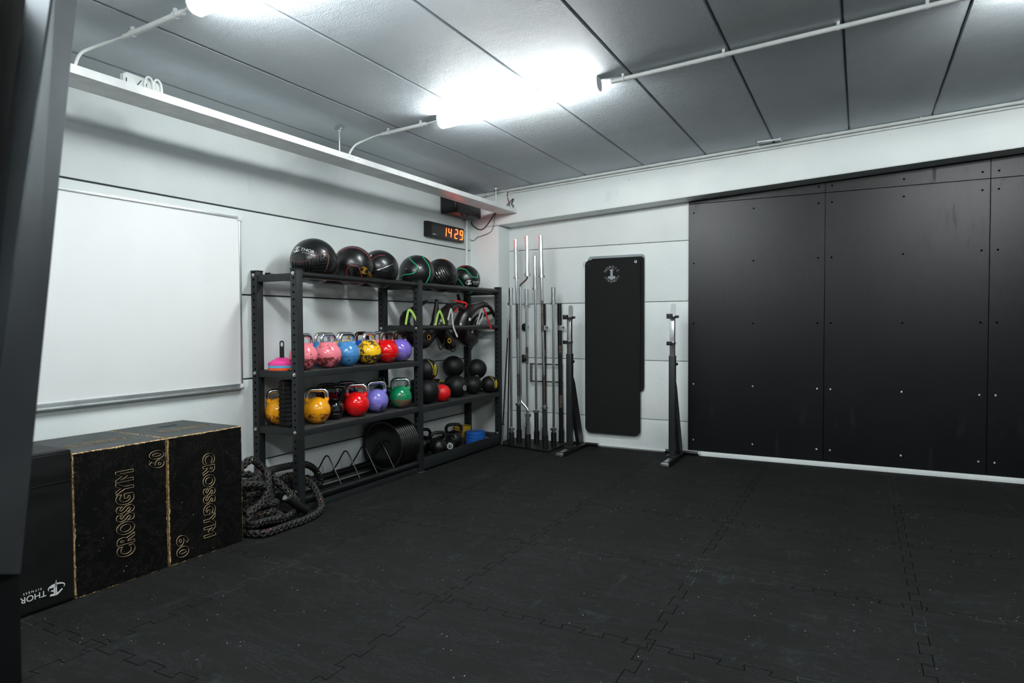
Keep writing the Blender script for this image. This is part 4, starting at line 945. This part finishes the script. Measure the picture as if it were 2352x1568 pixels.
# two thin sticks at the left of the holder
t=thing('weighted_stick',(.545,-.50,.0),'thin black stick with silver ends leaning left of the barbells','stick','thin sticks beside the holder')
bm=nb(); cyl(bm,(.530,-.475,.245),(.553,-.40,1.215),.0085,12); obj('grip',bm,M_rub,t)
bm=nb(); cyl(bm,(.5245,-.495,.024),(.530,-.475,.25),.0105,12); obj('tip',bm,M_chrome,t)
bm=nb(); cyl(bm,(.553,-.40,1.213),(.558,-.385,1.425),.0105,12); obj('tip',bm,M_chrome,t)
bm=nb(); cyl(bm,(.5298,-.4755,.240),(.530,-.4745,.252),.016,12); obj('ring',bm,M_rub,t)
t=thing('weighted_stick',(.545,-.38,.0),'thin black stick behind the silver ended one, slightly taller','stick','thin sticks beside the holder')
bm=nb(); cyl(bm,(.545,-.395,.024),(.552,-.345,1.41),.0085,12); obj('grip',bm,M_rub,t)
bm=nb(); cyl(bm,(.552,-.345,1.41),(.5525,-.343,1.468),.0105,12); obj('tip',bm,M_steel,t)
for (x,z,lab) in ((.583,1.33,'upper black rubber buffer on the wall behind the barbells'),(.560,.963,'lower black rubber buffer on the wall behind the barbells')):
    t=thing('wall_buffer',(x,0,z),lab,'buffer','rubber buffers on the wall behind the bars')
    bm=nb(); lathe(bm,[(.022,0),(.028,.008),(.045,.022),(.045,.032),(.03,.045),(1e-6,.048)],(x,0,z),(0,-1,0),28,cap=False); obj('cap',bm,M_rub,t)
# ------------------------------------------------------------ hanging mats
def matt(x0,x1,z0,z1,yf,th,m,rad,lab,g='exercise mats hung on the wall',curl=0,name='exercise_mat'):
    t=thing(name,((x0+x1)/2,yf,z0),lab,'exercise mat',g)
    cx,cz=(x0+x1)/2,(z0+z1)/2; bm=nb()
    pts=rrect(x1-x0,z1-z0,rad,7); nz=26
    fr=[(cx+x,yf,cz+z) for x,z in pts]; prism(bm,fr,(0,th,0))
    bmesh.ops.bevel(bm,geom=[e for e in bm.edges if abs(e.verts[0].co.y-e.verts[1].co.y)<1e-6],offset=.003,segments=2,affect='EDGES')
    obj('mat',bm,m,t); return t
matt(1.366,2.012,.66,2.112,-.016,.012,M_grey,.035,'pale grey mat edge showing behind the black mats')
t=matt(1.40,2.008,.640,2.085,-.032,.013,M_foam,.035,'shorter black exercise mat hanging behind the front one')
t=matt(1.345,1.972,.160,2.070,-.052,.015,M_foam,.055,'front black exercise mat with round grey print at its top')
cx,cz,y=1.655,1.905,-.0525
bm=nb()
for i,ch in enumerate('NORDIC'):
    a=math.radians(152-i*24.8); b=text_bm(ch,.040,ext=.0003); u=V((math.cos(a),0,math.sin(a))); merge(bm,b,basis(V((cx,y,cz))+u*.078,(math.sin(a),0,-math.cos(a)),u))
for i,ch in enumerate('STRENGTH'):
    a=math.radians(206+i*19); b=text_bm(ch,.034,ext=.0003); u=V((math.cos(a),0,math.sin(a))); merge(bm,b,basis(V((cx,y,cz))+u*.080,(-math.sin(a),0,math.cos(a)),-u))
hm=[(-.022,.052),(.022,.052),(.022,.042),(.012,.034),(.014,-.02),(.040,-.022),(.044,-.036),(.040,-.044),(0,-.062),(-.040,-.044),(-.044,-.036),(-.040,-.022),(-.014,-.02),(-.012,.034),(-.022,.042)]
prism(bm,[(cx+a,y,cz+b) for a,b in hm],(0,-.0005,0)); M_gp=mat('faded grey print',(150,156,158),.7)
obj('print',bm,M_gp,t,smooth=False)
for x in (1.385,1.925):
    bm=nb(); lathe(bm,[(.008,0),(.014,0),(.014,.003),(.008,.003),(.008,0)],(x,-.052,2.030),(0,-1,0),18,cap=False); obj('eyelet',bm,M_zinc if x>1.5 else M_rub,t)
    bm=nb(); lathe(bm,[(.0078,0),(1e-6,.0008)],(x,-.052,2.030),(0,-1,0),12,cap=False); obj('eyelet_hole',bm,M_dark,t)
for x,lab in ((1.347,'small bent wire hook at the left top corner of the black mat'),(1.925,'small hook through the right eyelet of the black mat')):
    bm=nb(); tube(bm,spl([(x,0,2.04),(x,-.03,2.04),(x,-.062,2.035),(x,-.07,2.05)] if x>1.5 else [(x,0,2.05),(x-.004,-.04,2.05),(x-.012,-.06,2.05),(x-.014,-.06,2.01),(x-.004,-.06,2.008)],5),.003,8); tag(obj('wall_hook',bm,M_zinc),lab,'hook')
# ------------------------------------------------------------ squat stands
def stand(px,py,fx,lab):
    t=thing('squat_stand',(fx,-.42,0),lab,'squat stand','pair of black squat stands')
    bm=nb(); prism(bm,[(fx-.038,-.735,.008),(fx+.038,-.735,.008),(fx+.038,-.735,.036),(fx+.028,-.735,.046),(fx-.028,-.735,.046),(fx-.038,-.735,.036)],(0,.68,0)); obj('foot_beam',bm,M_tube,t,smooth=False)
    bm=nb(); box(bm,fx-.040,fx+.040,-.755,-.733,.004,.044,.008); obj('foot_cap',bm,M_steel,t)
    bm=nb(); box(bm,fx-.022,fx+.022,-.70,-.53,.046,.0475,.0005); obj('sticker',bm,M_steel,t)
    bm=nb(); cyl(bm,(fx-.17,-.065,.028),(fx+.17,-.065,.028),.019,18); obj('rear_bar',bm,M_tube,t)
    for s in (-1,1): bm=nb(); cyl(bm,(fx+s*.17,-.065,.028),(fx+s*.178,-.065,.028),.021,18); obj('end_cap',bm,M_steel,t)
    bm=nb(); box(bm,px-.031,px+.031,py-.031,py+.031,.046,1.048,.004); obj('post',bm,M_rack,t)
    bm=nb(); box(bm,px-.055,px+.055,py-.05,py+.05,.042,.054,.004); obj('weld_plate',bm,M_rack,t)
    bm=nb(); box(bm,px-.0235,px+.0235,py-.0235,py+.0235,1.04,1.42,.003); obj('inner_tube',bm,M_chr2,t)
    # gusset brace behind
    q=[(px,py+.03,.80),(px,py+.06,.79),(px,py+.10,.73),(px,-.055,.10),(px,-.045,.046),(px,-.16,.046),(px,py+.045,.50),(px,py+.03,.40)]
    bm=nb(); prism(bm,[(a-.0225,b,c) for a,b,c in q],(.045,0,0)); bmesh.ops.bevel(bm,geom=bm.edges[:],offset=.003,segments=1,affect='EDGES'); obj('brace',bm,M_rack,t,smooth=False)
    bm=nb(); lathe(bm,[(.012,0),(.014,.006),(.014,.02),(.006,.024),(1e-6,.024)],(px+.031,py,.965),(1,0,0),16,cap=False); obj('lock_knob',bm,M_rub,t)
    # bar cups
    for z,name in ((1.432,'bar_cup'),(1.172,'safety_catch')):
        bm=nb(); w=.026
        if name=='bar_cup':
            o=[]; 
            for k in range(11): a=PI*k/10; o.append((px+.024*math.cos(a),py+.026,z+.112+.024*math.sin(a)))
            prism(bm,[(px+.024,py+.026,z-.02)]+o+[(px-.024,py+.026,z-.02)],(0,.007,0)); obj('back_plate',bm,M_chr2,t); bm=nb()
            q=[(py+.033,z+.012),(py+.033,z-.01),(py-.10,z-.016),(py-.115,z+.03),(py-.103,z+.034),(py-.092,z+.004)]
        else: q=[(py+.03,z+.012),(py+.03,z-.012),(py-.11,z-.014),(py-.12,z+.018),(py-.108,z+.022),(py-.10,z+.006)]
        prism(bm,[(px-w,a,b) for a,b in q],(2*w,0,0)); cu=obj(name,bm,M_chr2,t,smooth=False)
        bm=nb(); prism(bm,[(px-w-.004,py-.118,z-.017),(px+w+.004,py-.118,z-.017),(px+w+.004,py-.118,z+.032),(px,py-.118,z+.010),(px-w-.004,py-.118,z+.032)],(0,.004,0)) if name=='bar_cup' else box(bm,px-w-.003,px+w+.003,py-.125,py-.116,z-.018,z+.02,.003); obj('pad',bm,M_rub,cu)
        if name=='bar_cup':
            bm=nb(); box(bm,px+.024,px+.062,py-.012,py+.012,z-.01,z+.016,.006); obj('lug',bm,M_rub,cu)
M_chr2=mat('satin zinc plate',(206,208,210),.28,.95,0,var=.03)
stand(1.300,-.385,1.335,'squat stand left of the hanging mats, beside the barbells')
stand(2.405,-.385,2.425,'squat stand right of the hanging mats, at the black boards')
def prism4(bm,a,b):
    A=[bm.verts.new(p) for p in a]; B_=[bm.verts.new(p) for p in b]; bm.faces.new(A[::-1]); bm.faces.new(B_)
    for i in range(4): bm.faces.new((A[i],A[(i+1)%4],B_[(i+1)%4],B_[i]))
# ------------------------------------------------------------ blurred steel leg close to the camera
U=[V(p) for p in D['upr']]
t=thing('rig_upright',(2.95,-6.50,0),'blurred grey steel rig leg leaning at the left edge of the picture','rig')
bm=nb(); prism4(bm,U[:4],U[4:]); bmesh.ops.bevel(bm,geom=[e for e in bm.edges if abs(e.verts[0].co.z-e.verts[1].co.z)>.5],offset=.003,segments=2,affect='EDGES'); obj('leg',bm,M_post,t,ang=30)
W=[V(p) for p in D['upr2']]; bm=nb(); prism4(bm,W[:4],W[4:]); obj('side_plate',bm,M_rub,t,smooth=False)
a,b,c=[V(p) for p in D['uprc']]
bm=nb(); n=(b-a).cross(V((0,0,1))).normalized(); n=-n if n.dot(V((CAM.x,CAM.y,0))-V((a.x,a.y,0)))>0 else n
e=(a-b).normalized(); base=[V((b.x,b.y,0)),V((b.x,b.y,0))+e*.16,V((b.x,b.y,0))+e*.16+n*.09,V((b.x,b.y,0))+n*.09]
prism(bm,base,(0,0,a.z+.01)); bmesh.ops.bevel(bm,geom=bm.edges[:],offset=.004,segments=2,affect='EDGES'); obj('column',bm,M_rub,t)
# ------------------------------------------------------------ camera, light, view
cam=bpy.data.cameras.new('camera'); co=bpy.data.objects.new('camera',cam); COL.objects.link(co); SC.camera=co
yaw,pit,rol=-4.83790720e-01,-2.82424946e-02,-4.55094184e-03
f=V((math.sin(yaw)*math.cos(pit),math.cos(yaw)*math.cos(pit),math.sin(pit))); r=V((math.cos(yaw),-math.sin(yaw),0)); u=r.cross(f)
r2=r*math.cos(rol)+u*math.sin(rol); u2=-r*math.sin(rol)+u*math.cos(rol)
m=Matrix.Identity(4)
for i in range(3): m[i][0]=r2[i]; m[i][1]=u2[i]; m[i][2]=-f[i]; m[i][3]=CAM[i]
co.matrix_world=m; cam.sensor_width=36; cam.sensor_fit='HORIZONTAL'; cam.lens=1521.88/2352*36; cam.clip_start=.05
cam.dof.use_dof=True; cam.dof.focus_distance=4.8; cam.dof.aperture_fstop=4.5
w=bpy.data.worlds.new('world'); SC.world=w; w.use_nodes=True; w.node_tree.nodes['Background'].inputs[0].default_value=(.6,.7,.8,1); w.node_tree.nodes['Background'].inputs[1].default_value=.02
vs=SC.view_settings; vs.view_transform='Standard'; vs.look='None'; vs.gamma=1; vs.exposure=0.08; vs.use_curve_mapping=False
